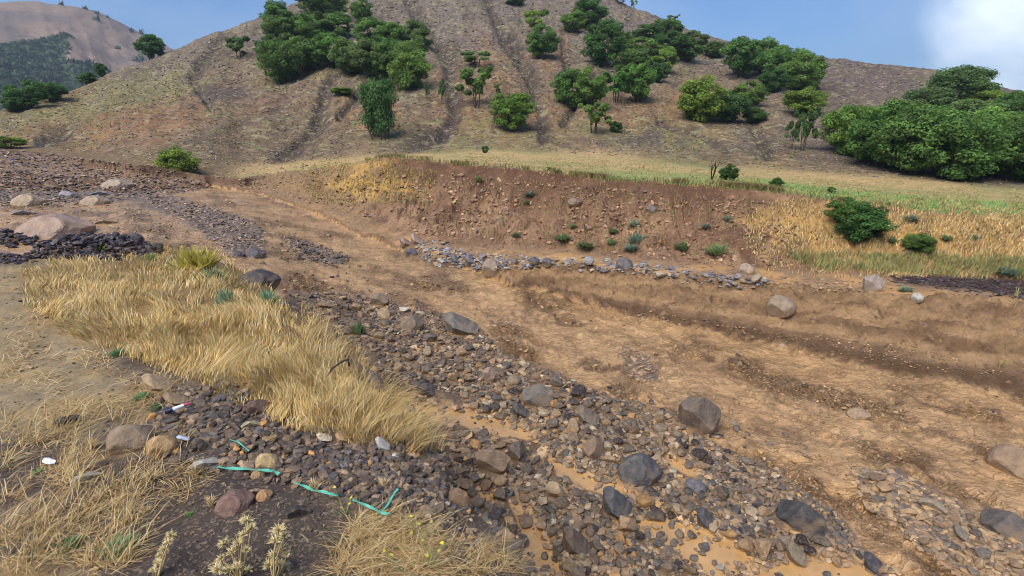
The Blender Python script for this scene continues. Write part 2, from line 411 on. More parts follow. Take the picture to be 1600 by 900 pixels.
# terrace cut and flat
cut = sstep(4.0, 4.06, q_) * sstep(5.1, 4.95, q_)
cutc = mixc(np.zeros_like(c) + lin(158, 126, 90), lin(120, 92, 66), sstep(-.2, .5, fbm(x_ * .4, z_ * 5 + y_ * .3, .5, 4, 220)))
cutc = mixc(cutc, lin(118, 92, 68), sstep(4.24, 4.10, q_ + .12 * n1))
cutc = mixc(cutc, lin(104, 80, 58), sstep(.05, .03, np.abs(q_ + .07 * fbm(x_, y_, .45, 4, 84) - 4.37)) * .4)
cutc = mixc(cutc, lin(104, 80, 58), sstep(.05, .03, np.abs(q_ + .07 * fbm(x_, y_, .45, 4, 84) - 4.65)) * .3)
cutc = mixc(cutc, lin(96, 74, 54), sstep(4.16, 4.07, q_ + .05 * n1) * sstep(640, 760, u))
cutc = mixc(cutc, lin(128, 98, 72), sstep(700, 560, u))
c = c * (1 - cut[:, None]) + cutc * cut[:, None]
ter = sstep(4.95, 5.1, q_) * sstep(6.15, 5.95, q_)
terc = mixc(np.zeros_like(c) + lin(160, 128, 94), lin(196, 150, 98), sstep(-.1, .3, n1))
terc = mixc(terc, lin(70, 52, 46), sstep(-3, 4, poly_sd(u, v, [(1385, 428), (1450, 428), (1640, 436), (1640, 470), (1500, 454), (1400, 440)]) + 5 * n1))
terc = mixc(terc, lin(150, 120, 90), sstep(560, 440, u))
c = c * (1 - ter[:, None]) + terc * ter[:, None]
# bank
bank = sstep(5.95, 6.15, q_) * sstep(8.0, 7.8, q_)
bk = mixc(np.zeros_like(c) + lin(136, 104, 78), lin(158, 124, 94), sstep(-.3, .5, n1))
bk = mixc(bk, lin(112, 82, 62), sstep(.0, .5, fbm(x_, y_, .7, 4, 230)))
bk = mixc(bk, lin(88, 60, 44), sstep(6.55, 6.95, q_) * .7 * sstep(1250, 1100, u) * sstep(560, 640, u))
bl = sstep(640, 540, u + 60 * n1)
bk = mixc(bk, lin(150, 122, 84), bl * .8)
bgold = sstep(-14, 20, poly_sd(u, v, [(1160, 345), (1260, 315), (1320, 318), (1700, 340), (1700, 432), (1280, 418), (1200, 395)]) + 22 * n1)
bk = mixc(bk, lin(186, 146, 88), bgold)
for P in ([(500, 292), (560, 275), (640, 290), (660, 300), (560, 318)], [(520, 262), (600, 258), (560, 272)]):
    bk = mixc(bk, lin(196, 154, 84), sstep(-8, 10, poly_sd(u, v, P) + 12 * n1) * .8)
lm_ = sstep(430, 360, u)[:, None]; bk = bk * (1 - lm_) + lm_ * mixc(np.zeros_like(c) + lin(126, 100, 78), lin(96, 72, 56), sstep(.0, .4, n1))
c = c * (1 - bank[:, None]) + bk * bank[:, None]
# meadow
mead = sstep(7.95, 8.05, q_) * sstep(9.5, 8.9, q_ + .2 * n3)
mc_ = mixc(np.zeros_like(c) + lin(184, 156, 108), lin(150, 146, 92), sstep(-.1, .4, n3 + .3 * n1))
mc_ = mixc(mc_, lin(126, 160, 84), sstep(850, 1300, u) * sstep(8.0 + .42, 8.02 + .12, q_ + .10 * n1) * .9)
mc_ = mixc(mc_, lin(206, 166, 116), sstep(.2, .6, fbm(x_, y_, 3, 3, 240)) * sstep(8.2, 8.6, q_) * .8)
mc_ = mixc(mc_, lin(120, 100, 76), sstep(420, 330, u))
c = c * (1 - mead[:, None]) + mc_ * mead[:, None]
# hillside
hl = sstep(8.9, 9.5, q_ + .2 * n3)
nh1 = fbm(x_, z_ * 1.7, 1.6, 4, 260); nh3 = fbm(x_, z_ * 1.7, 7, 4, 261)
hc_ = np.zeros_like(c) + lin(138, 116, 92)
hc_ = mixc(hc_, lin(150, 116, 86), sstep(-.3, .5, fbm(x_, z_ * 1.5, 9, 4, 250)))
up_ = sstep(170, 60, v + 50 * fbm(x_, z_ * 1.5, 10, 3, 251))
hc_ = mixc(hc_, lin(130, 118, 110), up_ * .8)
hc_ = mixc(hc_, lin(112, 98, 98), sstep(1150, 1350, u + 60 * nh3) * .75)
scree = sstep(.12, .5, fbm(x_ * 1.2, z_, 4.0, 4, 252))
hc_ = mixc(hc_, lin(100, 88, 80), scree * .6)
yel = sstep(.05, .5, fbm(x_, z_ * 1.6, 5, 5, 253) + .5 * fbm(x_, z_ * 1.6, .8, 3, 254))
hc_ = mixc(hc_, lin(156, 144, 104), yel * .35)
for P in ([(560, 215), (700, 210), (760, 180), (860, 225), (600, 245)], [(420, 100), (640, 60), (640, 130), (430, 120)], [(900, 200), (1060, 190), (1200, 240), (1000, 250)],
          [(0, 185), (230, 110), (330, 130), (160, 190), (0, 220)]):
    hc_ = mixc(hc_, lin(156, 152, 92), sstep(-25, 25, poly_sd(u, v, P) + 40 * nh1) * .45)
for P in ([(250, 170), (330, 165), (320, 195), (285, 215), (215, 225), (120, 240), (140, 210)], [(530, 150), (600, 145), (640, 175), (560, 200), (520, 190)], [(1000, 170), (1060, 150), (1110, 120), (1150, 150), (1060, 190)],
          [(740, 60), (800, 100), (820, 170), (760, 150)], [(820, 80), (880, 60), (880, 110), (850, 130)]):
    hc_ = mixc(hc_, lin(172, 126, 88), sstep(-22, 22, poly_sd(u, v, P) + 34 * nh1) * .5)
for P, w in CHUTES:
    hc_ = mixc(hc_, lin(92, 80, 74), sstep(w * 1.9, w * .5, line_d(u, v, P) + 8 * nh1) * .85)
for P in ([(300, 145), (370, 120), (400, 150), (340, 170)], [(960, 215), (1020, 200), (1060, 225), (990, 240)], [(1130, 215), (1180, 225), (1200, 245), (1150, 240)], [(55, 228), (115, 207), (70, 230)]):
    hc_ = mixc(hc_, lin(94, 82, 84), sstep(-10, 12, poly_sd(u, v, P) + 22 * nh1) * .75)
hc_ = hc_ * (.80 * np.array([1.0, 1.0, .97]))[None]
c = c * (1 - hl[:, None]) + hc_ * hl[:, None]
c = c * (1 + .34 * hl * fbm(x_, z_ * 1.7, .55, 3, 262))[:, None]
c *= (1 + .14 * n2 + .10 * n4)[:, None]
c = np.clip(c * 0.92, .01, .9)

# ------------------------------------------------------------------ materials
def mat(name):
    m = bpy.data.materials.new(name); m.use_nodes = True
    nt = m.node_tree; nt.nodes.clear()
    def N(t, **k):
        n = nt.nodes.new(t)
        for a, b in k.items(): setattr(n, a, b)
        return n
    return m, nt, N, nt.links.new
def land_mat(name, rough=.85, spec=.3, fine=40, bump=.5, bdist=.02, grain=.35, streak=None, coarse=6, wetvar=0, flecks=(), fsc=3.0, ridge=0):
    m, nt, N, L = mat(name)
    o = N('ShaderNodeOutputMaterial'); b = N('ShaderNodeBsdfPrincipled')
    at = N('ShaderNodeAttribute', attribute_name='col')
    g = N('ShaderNodeNewGeometry')
    mp = N('ShaderNodeMapping'); L(g.outputs['Position'], mp.inputs['Vector'])
    if streak:
        mp.inputs['Rotation'].default_value = (0, 0, -FLOW); mp.inputs['Scale'].default_value = streak
    n1 = N('ShaderNodeTexNoise'); n1.inputs['Scale'].default_value = fine; n1.inputs['Detail'].default_value = 5; n1.inputs['Roughness'].default_value = .65
    n2 = N('ShaderNodeTexNoise'); n2.inputs['Scale'].default_value = coarse; n2.inputs['Detail'].default_value = 8; n2.inputs['Roughness'].default_value = .7
    L(mp.outputs['Vector'], n1.inputs['Vector']); L(mp.outputs['Vector'], n2.inputs['Vector'])
    mr = N('ShaderNodeMapRange'); mr.inputs['From Min'].default_value = .28; mr.inputs['From Max'].default_value = .72
    mr.inputs['To Min'].default_value = 1 - grain; mr.inputs['To Max'].default_value = 1 + grain
    ad = N('ShaderNodeMath', operation='MULTIPLY_ADD'); ad.inputs[1].default_value = .5
    hv = N('ShaderNodeMath', operation='MULTIPLY'); hv.inputs[1].default_value = .5
    L(n2.outputs['Fac'], hv.inputs[0]); L(n1.outputs['Fac'], ad.inputs[0]); L(hv.outputs[0], ad.inputs[2])
    L(ad.outputs[0], mr.inputs['Value'])
    mx = N('ShaderNodeVectorMath', operation='SCALE'); L(at.outputs['Color'], mx.inputs[0]); L(mr.outputs['Result'], mx.inputs['Scale'])
    cur = mx.outputs['Vector']; gate = N('ShaderNodeAttribute', attribute_name='gate').outputs['Fac']
    for k_, (lo_, hi_, col_, fac_, sc_, dist_) in enumerate(flecks):
        fn = N('ShaderNodeTexNoise'); fn.inputs['Scale'].default_value = fsc * sc_; fn.inputs['Detail'].default_value = 5; fn.inputs['Roughness'].default_value = .62; fn.inputs['Distortion'].default_value = dist_
        ofs = N('ShaderNodeVectorMath', operation='ADD'); ofs.inputs[1].default_value = (7.3 * k_, 3.1 * k_, 1.7 * k_); L(mp.outputs['Vector'], ofs.inputs[0]); L(ofs.outputs['Vector'], fn.inputs['Vector'])
        ga = N('ShaderNodeMath', operation='MULTIPLY_ADD'); ga.inputs[1].default_value = .2 if ridge else 0; L(gate, ga.inputs[0]); L(fn.outputs['Fac'], ga.inputs[2])
        fr = N('ShaderNodeMapRange'); fr.inputs['From Min'].default_value = lo_; fr.inputs['From Max'].default_value = hi_; fr.inputs['To Max'].default_value = fac_; L(ga.outputs[0], fr.inputs['Value'])
        fm = N('ShaderNodeMix', data_type='RGBA'); fm.inputs['B'].default_value = (*(lin(*col_) * .92), 1); L(fr.outputs['Result'], fm.inputs['Factor']); L(cur, fm.inputs['A']); cur = fm.outputs['Result']
    L(cur, b.inputs['Base Color'])
    if ridge:
        rn = N('ShaderNodeTexNoise', noise_type='RIDGED_MULTIFRACTAL'); rn.inputs['Scale'].default_value = fsc; rn.inputs['Detail'].default_value = 5; L(mp.outputs['Vector'], rn.inputs['Vector'])
        ra = N('ShaderNodeMath', operation='MULTIPLY_ADD'); ra.inputs[1].default_value = .5; L(rn.outputs['Fac'], ra.inputs[0]); L(ad.outputs[0], ra.inputs[2])
        rg = N('ShaderNodeMath', operation='MULTIPLY_ADD'); rg.inputs[1].default_value = .7; rg.inputs[2].default_value = .3; L(gate, rg.inputs[0])
        rb = N('ShaderNodeBump'); rb.inputs['Distance'].default_value = ridge; L(rg.outputs[0], rb.inputs['Strength']); L(ra.outputs[0], rb.inputs['Height'])
    bp = N('ShaderNodeBump'); bp.inputs['Strength'].default_value = bump; bp.inputs['Distance'].default_value = bdist
    L(ad.outputs[0], bp.inputs['Height'])
    if ridge: L(rb.outputs['Normal'], bp.inputs['Normal'])
    L(bp.outputs['Normal'], b.inputs['Normal'])
    if wetvar:
        rr = N('ShaderNodeMapRange'); rr.inputs['From Min'].default_value = .35; rr.inputs['From Max'].default_value = .65
        rr.inputs['To Min'].default_value = rough - wetvar; rr.inputs['To Max'].default_value = rough + wetvar
        L(n2.outputs['Fac'], rr.inputs['Value']); L(rr.outputs['Result'], b.inputs['Roughness'])
    else: b.inputs['Roughness'].default_value = rough
    b.inputs['Specular IOR Level'].default_value = spec
    L(b.outputs['BSDF'], o.inputs['Surface'])
    return m
M_soil = land_mat('damp_soil', .85, .25, 60, .8, .02, .45, flecks=[(.56, .62, (150, 132, 108), .7, 16, .3), (.60, .66, (52, 46, 44), .8, 9, .3), (.62, .68, (196, 166, 112), .6, 5, 1.5)])
M_mud = land_mat('flowing_mud', .36, .5, 26, .5, .03, .2, (1.0, 2.6, 1.8), 7, .14, flecks=[(.60, .65, (144, 108, 72), .65, 1.8, .9), (.66, .70, (104, 80, 56), .75, 3.4, .8), (.62, .72, (214, 178, 130), .5, 1.0, .5)], fsc=3.6, ridge=.12)
def flowing_mud():
    m, nt, N, L = mat('churned_mud')
    o = N('ShaderNodeOutputMaterial'); b = N('ShaderNodeBsdfPrincipled')
    at = N('ShaderNodeAttribute', attribute_name='col').outputs['Color']; gate = N('ShaderNodeAttribute', attribute_name='gate').outputs['Fac']
    g = N('ShaderNodeNewGeometry'); mp = N('ShaderNodeMapping'); L(g.outputs['Position'], mp.inputs['Vector'])
    mp.inputs['Rotation'].default_value = (0, 0, -FLOW); mp.inputs['Scale'].default_value = (1.15, 1.9, 1.5)
    def noise(sc, det, rough, dist, off):
        a = N('ShaderNodeVectorMath', operation='ADD'); a.inputs[1].default_value = (off, off * .7, off * .3); L(mp.outputs['Vector'], a.inputs[0])
        n = N('ShaderNodeTexNoise'); n.inputs['Scale'].default_value = sc; n.inputs['Detail'].default_value = det; n.inputs['Roughness'].default_value = rough; n.inputs['Distortion'].default_value = dist
        L(a.outputs['Vector'], n.inputs['Vector']); return n.outputs['Fac']
    def mr(x, a, b_, c=0.0, d=1.0):
        q = N('ShaderNodeMapRange'); q.inputs['From Min'].default_value = a; q.inputs['From Max'].default_value = b_; q.inputs['To Min'].default_value = c; q.inputs['To Max'].default_value = d; L(x, q.inputs['Value']); return q.outputs['Result']
    def mth(op, x, y, z_=None):
        q = N('ShaderNodeMath', operation=op)
        for k_, v_ in enumerate((x, y, z_)):
            if v_ is None: continue
            if isinstance(v_, (int, float)): q.inputs[k_].default_value = v_
            else: L(v_, q.inputs[k_])
        return q.outputs[0]
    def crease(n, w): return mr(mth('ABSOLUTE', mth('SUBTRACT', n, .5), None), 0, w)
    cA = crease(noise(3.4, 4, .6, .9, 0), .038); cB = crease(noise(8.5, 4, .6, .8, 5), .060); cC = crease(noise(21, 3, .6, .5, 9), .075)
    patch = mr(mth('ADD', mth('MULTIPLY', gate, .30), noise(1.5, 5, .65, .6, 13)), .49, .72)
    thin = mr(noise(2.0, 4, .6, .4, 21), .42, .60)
    crease_shade = mth('MULTIPLY', mth('SUBTRACT', 1.0, cA), mth('MULTIPLY_ADD', patch, .45, .14))  # darkens the bump creases: shade of the waves painted into the mud colour
    crease_shade = mth('MAXIMUM', crease_shade, mth('MULTIPLY', mth('SUBTRACT', 1.0, cB), mth('MAXIMUM', mth('MULTIPLY', thin, .20), mth('MULTIPLY', patch, .75))))
    crease_shade = mth('MAXIMUM', crease_shade, mth('MULTIPLY', mth('SUBTRACT', 1.0, cC), mth('MULTIPLY', patch, .7)))
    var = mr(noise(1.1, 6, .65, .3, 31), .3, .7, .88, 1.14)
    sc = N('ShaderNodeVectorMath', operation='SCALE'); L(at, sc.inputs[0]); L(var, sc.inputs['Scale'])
    mx = N('ShaderNodeMix', data_type='RGBA'); mx.inputs['B'].default_value = (*(lin(104, 78, 54) * .9), 1); L(crease_shade, mx.inputs['Factor']); L(sc.outputs['Vector'], mx.inputs['A'])
    L(mx.outputs['Result'], b.inputs['Base Color'])
    hh = mth('ADD', mth('MULTIPLY', cA, .8), mth('MULTIPLY', cB, mth('MULTIPLY_ADD', patch, .7, .20)))
    hh = mth('ADD', hh, mth('MULTIPLY', cC, mth('MULTIPLY_ADD', patch, .45, .06)))
    bp = N('ShaderNodeBump'); bp.inputs['Strength'].default_value = .8; bp.inputs['Distance'].default_value = .026; L(hh, bp.inputs['Height']); L(bp.outputs['Normal'], b.inputs['Normal'])
    L(mr(noise(5, 4, .6, .3, 41), .35, .65, .14, .40), b.inputs['Roughness']); b.inputs['Specular IOR Level'].default_value = .5
    L(b.outputs['BSDF'], o.inputs['Surface']); return m
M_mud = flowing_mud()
M_pool = land_mat('standing_muddy_water', .07, .5, 5, .12, .01, .05, None, 2)
M_bed = land_mat('wet_gravel_bed', .6, .4, 55, .9, .02, .5, flecks=[(.55, .62, (80, 68, 60), .8, 12, .3), (.56, .62, (172, 146, 112), .6, 15, .3)])
M_bank = land_mat('eroded_earth', .92, .2, 22, 1.0, .06, .45, None, 3.5, flecks=[(.60, .65, (176, 140, 106), .55, 3.4, .4), (.58, .64, (92, 68, 52), .7, 2.2, .6), (.62, .67, (120, 110, 104), .6, 6, .3)])
M_turf = land_mat('turf_and_straw', .95, .1, 14, .9, .06, .45, None, 2.5, flecks=[(.56, .64, (206, 180, 126), .6, 2.2, .6), (.58, .66, (112, 112, 70), .5, 1.4, .6)])
M_hill = land_mat('hillside_scree', .95, .12, 3.2, 1.0, .3, .5, None, .55, flecks=[(.55, .61, (178, 166, 124), .5, .5, .5), (.55, .61, (96, 82, 74), .75, .8, .4), (.60, .66, (118, 122, 82), .7, .33, .4), (.60, .66, (172, 160, 146), .5, 1.3, .3)])
def stone_mat(name, use_obj, rough=.62):
    m, nt, N, L = mat(name)
    o = N('ShaderNodeOutputMaterial'); b = N('ShaderNodeBsdfPrincipled')
    if use_obj:
        oi = N('ShaderNodeObjectInfo'); col = oi.outputs['Color']
        tc = N('ShaderNodeTexCoord'); vec = tc.outputs['Object']
        sc = 2.2
    else:
        at = N('ShaderNodeAttribute', attribute_name='col'); col = at.outputs['Color']
        g = N('ShaderNodeNewGeometry'); vec = g.outputs['Position']; sc = 18
    n1 = N('ShaderNodeTexNoise'); n1.inputs['Scale'].default_value = sc; n1.inputs['Detail'].default_value = 9; n1.inputs['Roughness'].default_value = .68
    n3 = N('ShaderNodeTexNoise'); n3.inputs['Scale'].default_value = sc * 9; n3.inputs['Detail'].default_value = 4
    L(vec, n1.inputs['Vector']); L(vec, n3.inputs['Vector'])
    mr = N('ShaderNodeMapRange'); mr.inputs['From Min'].default_value = .3; mr.inputs['From Max'].default_value = .7
    mr.inputs['To Min'].default_value = .6; mr.inputs['To Max'].default_value = 1.5
    L(n1.outputs['Fac'], mr.inputs['Value'])
    mx = N('ShaderNodeVectorMath', operation='SCALE'); L(col, mx.inputs[0]); L(mr.outputs['Result'], mx.inputs['Scale'])
    # dried mud caught in hollows and low on the stone
    mud = N('ShaderNodeMix', data_type='RGBA'); mud.inputs['B'].default_value = (*(lin(160, 132, 100) * .9), 1)
    mf = N('ShaderNodeMapRange'); mf.inputs['From Min'].default_value = .50; mf.inputs['From Max'].default_value = .66; mf.inputs['To Max'].default_value = .4
    n2 = N('ShaderNodeTexNoise'); n2.inputs['Scale'].default_value = sc * 1.3; n2.inputs['Detail'].default_value = 6
    L(vec, n2.inputs['Vector']); L(n2.outputs['Fac'], mf.inputs['Value']); L(mf.outputs['Result'], mud.inputs['Factor'])
    if use_obj:
        sx = N('ShaderNodeSeparateXYZ'); L(vec, sx.inputs[0]); zz_ = N('ShaderNodeMath', operation='MULTIPLY_ADD'); zz_.inputs[1].default_value = -1.0
        L(sx.outputs['Z'], zz_.inputs[0]); L(n2.outputs['Fac'], zz_.inputs[2]); zr = N('ShaderNodeMapRange'); zr.inputs['From Min'].default_value = .42; zr.inputs['From Max'].default_value = .72; zr.inputs['To Max'].default_value = .85
        L(zz_.outputs[0], zr.inputs['Value']); mxx = N('ShaderNodeMath', operation='MAXIMUM'); L(mf.outputs['Result'], mxx.inputs[0]); L(zr.outputs['Result'], mxx.inputs[1]); L(mxx.outputs[0], mud.inputs['Factor'])
    L(mx.outputs['Vector'], mud.inputs['A']); L(mud.outputs['Result'], b.inputs['Base Color'])
    bp = N('ShaderNodeBump'); bp.inputs['Strength'].default_value = .6; bp.inputs['Distance'].default_value = .06 if use_obj else .01
    ad = N('ShaderNodeMath', operation='MULTIPLY_ADD'); ad.inputs[1].default_value = .25
    L(n3.outputs['Fac'], ad.inputs[0]); L(n1.outputs['Fac'], ad.inputs[2])
    L(ad.outputs[0], bp.inputs['Height']); L(bp.outputs['Normal'], b.inputs['Normal'])
    rr = N('ShaderNodeMapRange'); rr.inputs['From Min'].default_value = .35; rr.inputs['From Max'].default_value = .65; rr.inputs['To Min'].default_value = rough - .2; rr.inputs['To Max'].default_value = rough + .2
    L(n2.outputs['Fac'], rr.inputs['Value']); L(rr.outputs['Result'], b.inputs['Roughness'])
    b.inputs['Specular IOR Level'].default_value = .3
    L(b.outputs['BSDF'], o.inputs['Surface'])
    return m
M_stone = stone_mat('wet_stone', True, .46)
M_gravel = stone_mat('loose_gravel', False, .52)
def plant_mat(name, attr=True, upn=0, color=(.05, .1, .03), var=.35, trans=.3, rough=.7, objvar=False):
    m, nt, N, L = mat(name)
    o = N('ShaderNodeOutputMaterial'); b = N('ShaderNodeBsdfPrincipled'); t = N('ShaderNodeBsdfTranslucent'); mx = N('ShaderNodeMixShader')
    if attr: a = N('ShaderNodeAttribute', attribute_name='col').outputs['Color']
    else:
        rgb = N('ShaderNodeRGB'); rgb.outputs[0].default_value = (*color, 1); a = rgb.outputs[0]
    if objvar:
        oi = N('ShaderNodeObjectInfo'); mm = N('ShaderNodeVectorMath', operation='MULTIPLY'); L(a, mm.inputs[0]); L(oi.outputs['Color'], mm.inputs[1]); a = mm.outputs['Vector']
    g = N('ShaderNodeNewGeometry')
    n = N('ShaderNodeTexNoise'); n.inputs['Scale'].default_value = 1.4; n.inputs['Detail'].default_value = 3; L(g.outputs['Position'], n.inputs['Vector'])
    mr = N('ShaderNodeMapRange'); mr.inputs['From Min'].default_value = .3; mr.inputs['From Max'].default_value = .7; mr.inputs['To Min'].default_value = 1 - var; mr.inputs['To Max'].default_value = 1 + var
    L(n.outputs['Fac'], mr.inputs['Value'])
    sc = N('ShaderNodeVectorMath', operation='SCALE'); L(a, sc.inputs[0]); L(mr.outputs['Result'], sc.inputs['Scale'])
    L(sc.outputs['Vector'], b.inputs['Base Color']); L(sc.outputs['Vector'], t.inputs['Color'])
    b.inputs['Roughness'].default_value = rough; b.inputs['Specular IOR Level'].default_value = .25
    mx.inputs['Fac'].default_value = trans
    if upn:
        va = N('ShaderNodeVectorMath', operation='MULTIPLY_ADD'); va.inputs[1].default_value = (1 - upn,) * 3; va.inputs[2].default_value = (0, 0, upn)
        vn_ = N('ShaderNodeVectorMath', operation='NORMALIZE'); L(g.outputs['Normal'], va.inputs[0]); L(va.outputs['Vector'], vn_.inputs[0]); L(vn_.outputs['Vector'], b.inputs['Normal'])
    L(b.outputs['BSDF'], mx.inputs[1]); L(t.outputs['BSDF'], mx.inputs[2]); L(mx.outputs['Shader'], o.inputs['Surface'])
    return m
M_leaf = plant_mat('tree_leaves', objvar=True, var=.35, upn=.25, trans=.4)
M_grass = plant_mat('dry_grass', var=.2, trans=.25, upn=.6)
M_bark = plant_mat('bark', attr=False, color=tuple(lin(74, 62, 52)), var=.3, trans=0, rough=.95)
def flat_mat(name, col, rough=.5, spec=.5, trans=0):
    m, nt, N, L = mat(name)
    o = N('ShaderNodeOutputMaterial'); b = N('ShaderNodeBsdfPrincipled')
    g = N('ShaderNodeNewGeometry'); n = N('ShaderNodeTexNoise'); n.inputs['Scale'].default_value = 30; n.inputs['Detail'].default_value = 5
    L(g.outputs['Position'], n.inputs['Vector'])
    mr = N('ShaderNodeMapRange'); mr.inputs['To Min'].default_value = .7; mr.inputs['To Max'].default_value = 1.3; L(n.outputs['Fac'], mr.inputs['Value'])
    rgb = N('ShaderNodeRGB'); rgb.outputs[0].default_value = (*col, 1)
    sc = N('ShaderNodeVectorMath', operation='SCALE'); L(rgb.outputs[0], sc.inputs[0]); L(mr.outputs['Result'], sc.inputs['Scale'])
    L(sc.outputs['Vector'], b.inputs['Base Color'])
    b.inputs['Roughness'].default_value = rough; b.inputs['Specular IOR Level'].default_value = spec
    L(b.outputs['BSDF'], o.inputs['Surface'])
    return m

# ------------------------------------------------------------------ mesh helpers
def make_mesh(name, verts, loops, sizes, col=None, smooth=True, mat_=None):
    me = bpy.data.meshes.new(name)
    verts = np.asarray(verts, np.float32); loops = np.asarray(loops, np.int32).ravel(); sizes = np.asarray(sizes, np.int32)
    me.vertices.add(len(verts)); me.vertices.foreach_set('co', verts.ravel())
    me.loops.add(len(loops)); me.loops.foreach_set('vertex_index', loops)
    me.polygons.add(len(sizes))
    st = np.concatenate([[0], np.cumsum(sizes)[:-1]]).astype(np.int32)
    me.polygons.foreach_set('loop_start', st); me.polygons.foreach_set('loop_total', sizes)
    me.polygons.foreach_set('use_smooth', np.full(len(sizes), smooth))
    if col is not None:
        a = me.color_attributes.new('col', 'FLOAT_COLOR', 'POINT')
        cc = np.ones((len(verts), 4), np.float32); cc[:, :3] = col
        a.data.foreach_set('color', cc.ravel())
    if mat_: me.materials.append(mat_)
    me.update(calc_edges=True)
    return me
def link(name, me, parent=None, **props):
    o = bpy.data.objects.new(name, me); S.collection.objects.link(o)
    if parent: o.parent = parent
    for k_, v_ in props.items(): o[k_] = v_
    return o
def tri_mesh(name, V, T, col=None, smooth=True, m=None):
    return make_mesh(name, V, T, np.full(len(T), 3), col, smooth, m)

# split the land into its pieces, sharing borders exactly
nA = len(AZ)
ii, jj = np.meshgrid(np.arange(nA), np.arange(NROW - 1), indexing='ij')
in_ = (ii + 1) % nA
quad = np.stack([ii * NROW + jj, ii * NROW + jj + 1, in_ * NROW + jj + 1, in_ * NROW + jj], -1).reshape(-1, 4)
qf = q_[quad].mean(1); barf = M['bar'][quad].mean(1); poolf = M['pool'][quad].mean(1); fanf = M['fan'][quad].mean(1)
region = np.zeros(len(quad), int)
region[qf >= 2.9] = 1
bedf = (qf >= 2.9) & (qf < 4.03)
region[bedf & ((barf > .5) | (fanf > .5))] = 2
region[bedf & (barf > .5) & (poolf > .5)] = 3
frontq = (fy[quad].mean(1) > .3)
region[bedf & ~frontq] = 2
region[(qf >= 4.03)] = 4
region[(qf >= 7.95)] = 5
region[(qf >= 9.15)] = 6
VV = np.stack([fx, fy, gz], 1)
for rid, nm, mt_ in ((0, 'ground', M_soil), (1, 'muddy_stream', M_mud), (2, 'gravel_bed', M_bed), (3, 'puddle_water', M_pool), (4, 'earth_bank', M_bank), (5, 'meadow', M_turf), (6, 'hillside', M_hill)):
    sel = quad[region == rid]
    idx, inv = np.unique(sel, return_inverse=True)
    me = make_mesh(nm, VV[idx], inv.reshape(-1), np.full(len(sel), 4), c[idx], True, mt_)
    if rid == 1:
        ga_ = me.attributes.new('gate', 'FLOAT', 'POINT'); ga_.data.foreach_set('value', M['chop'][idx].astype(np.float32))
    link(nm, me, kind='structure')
# plug under the viewpoint
pk = np.arange(nA) * NROW
pv = np.concatenate([VV[pk], [[0, 0, float(gz[pk].mean())]]])
tri = [(k_, (k_ + 1) % nA, nA) for k_ in range(nA)]
link('ground_patch', tri_mesh('ground_patch', pv, tri, np.tile(c[pk[0]], (len(pv), 1)), True, M_soil), kind='structure')

# ------------------------------------------------------------------ far mountain
def far_mountain():
    na, nr = 260, 120
    ctrl = [(-500, 80), (-300, 40), (-150, 20), (0, 4), (30, 2), (60, 2), (80, 8), (115, 10), (150, 17), (190, 36), (230, 58), (275, 79), (340, 110), (450, 160), (600, 215)]
    ca = [float(pix_dir(a, b)[0]) for a, b in ctrl]; cs = [float(pix_dir(a, b)[1]) for a, b in ctrl]
    A = np.linspace(ca[0], ca[-1], na)
    sl = np.interp(A, ca, cs)
    t = np.linspace(0, 1, nr)
    R = 210 + 330 * t
    zt = CZ + sl * 540
    zz = -14 + (zt[:, None] + 14) * (t[None] ** 1.25)
    X = R[None] * np.sin(A)[:, None]; Y = R[None] * np.cos(A)[:, None]
    xx, yy = X.ravel(), Y.ravel()
    env = (np.sin(np.clip(t, 0, 1) * math.pi) ** .5)[None] * np.ones((na, 1))
    z = zz.ravel() + env.ravel() * (7 * ridged(np.arctan2(xx, yy) * 14, np.hypot(xx, yy) / 260, 1.2, 4, 300) + 5 * fbm(xx, yy, 60, 5, 301)) + 1.2 * fbm(xx, yy, 12, 3, 302) * env.ravel()
    # back side
    Xb = 700 * np.sin(A); Yb = 700 * np.cos(A)
    V = np.stack([np.column_stack([X, Xb]).ravel(), np.column_stack([Y, Yb]).ravel(), np.column_stack([z.reshape(na, nr), np.full(na, -14.)]).ravel()], 1)
    n = nr + 1
    i, j = np.meshgrid(np.arange(na - 1), np.arange(n - 1), indexing='ij')
    Q = np.stack([i * n + j, i * n + j + 1, (i + 1) * n + j + 1, (i + 1) * n + j], -1).reshape(-1, 4)
    uu, vv, _ = project(V[:, 0], V[:, 1], V[:, 2])
    nn = fbm(V[:, 0], V[:, 1], 40, 5, 303)
    cc = mixc(np.zeros_like(V) + lin(152, 130, 110), lin(130, 116, 104), sstep(-.3, .4, nn))
    wood = [(-600, 60), (0, 72), (60, 62), (108, 50), (112, 72), (104, 92), (150, 98), (180, 115), (260, 160), (200, 300), (-600, 300)]
    wm = sstep(-4, 4, poly_sd(uu, vv, wood) + 9 * nn)
    cc = mixc(cc, lin(74, 92, 60), wm * .9)
    cc = np.clip(cc * .8, .01, 1)
    link('mountain', make_mesh('mountain', V, Q.reshape(-1), np.full(len(Q), 4), cc, True, land_mat('mountain_rock', .95, .1, .5, .9, 1.5, .3, None, .08)), kind='structure')
    return V[:, :].reshape(na, n, 3), wm.reshape(na, n)
MV, MW = far_mountain()

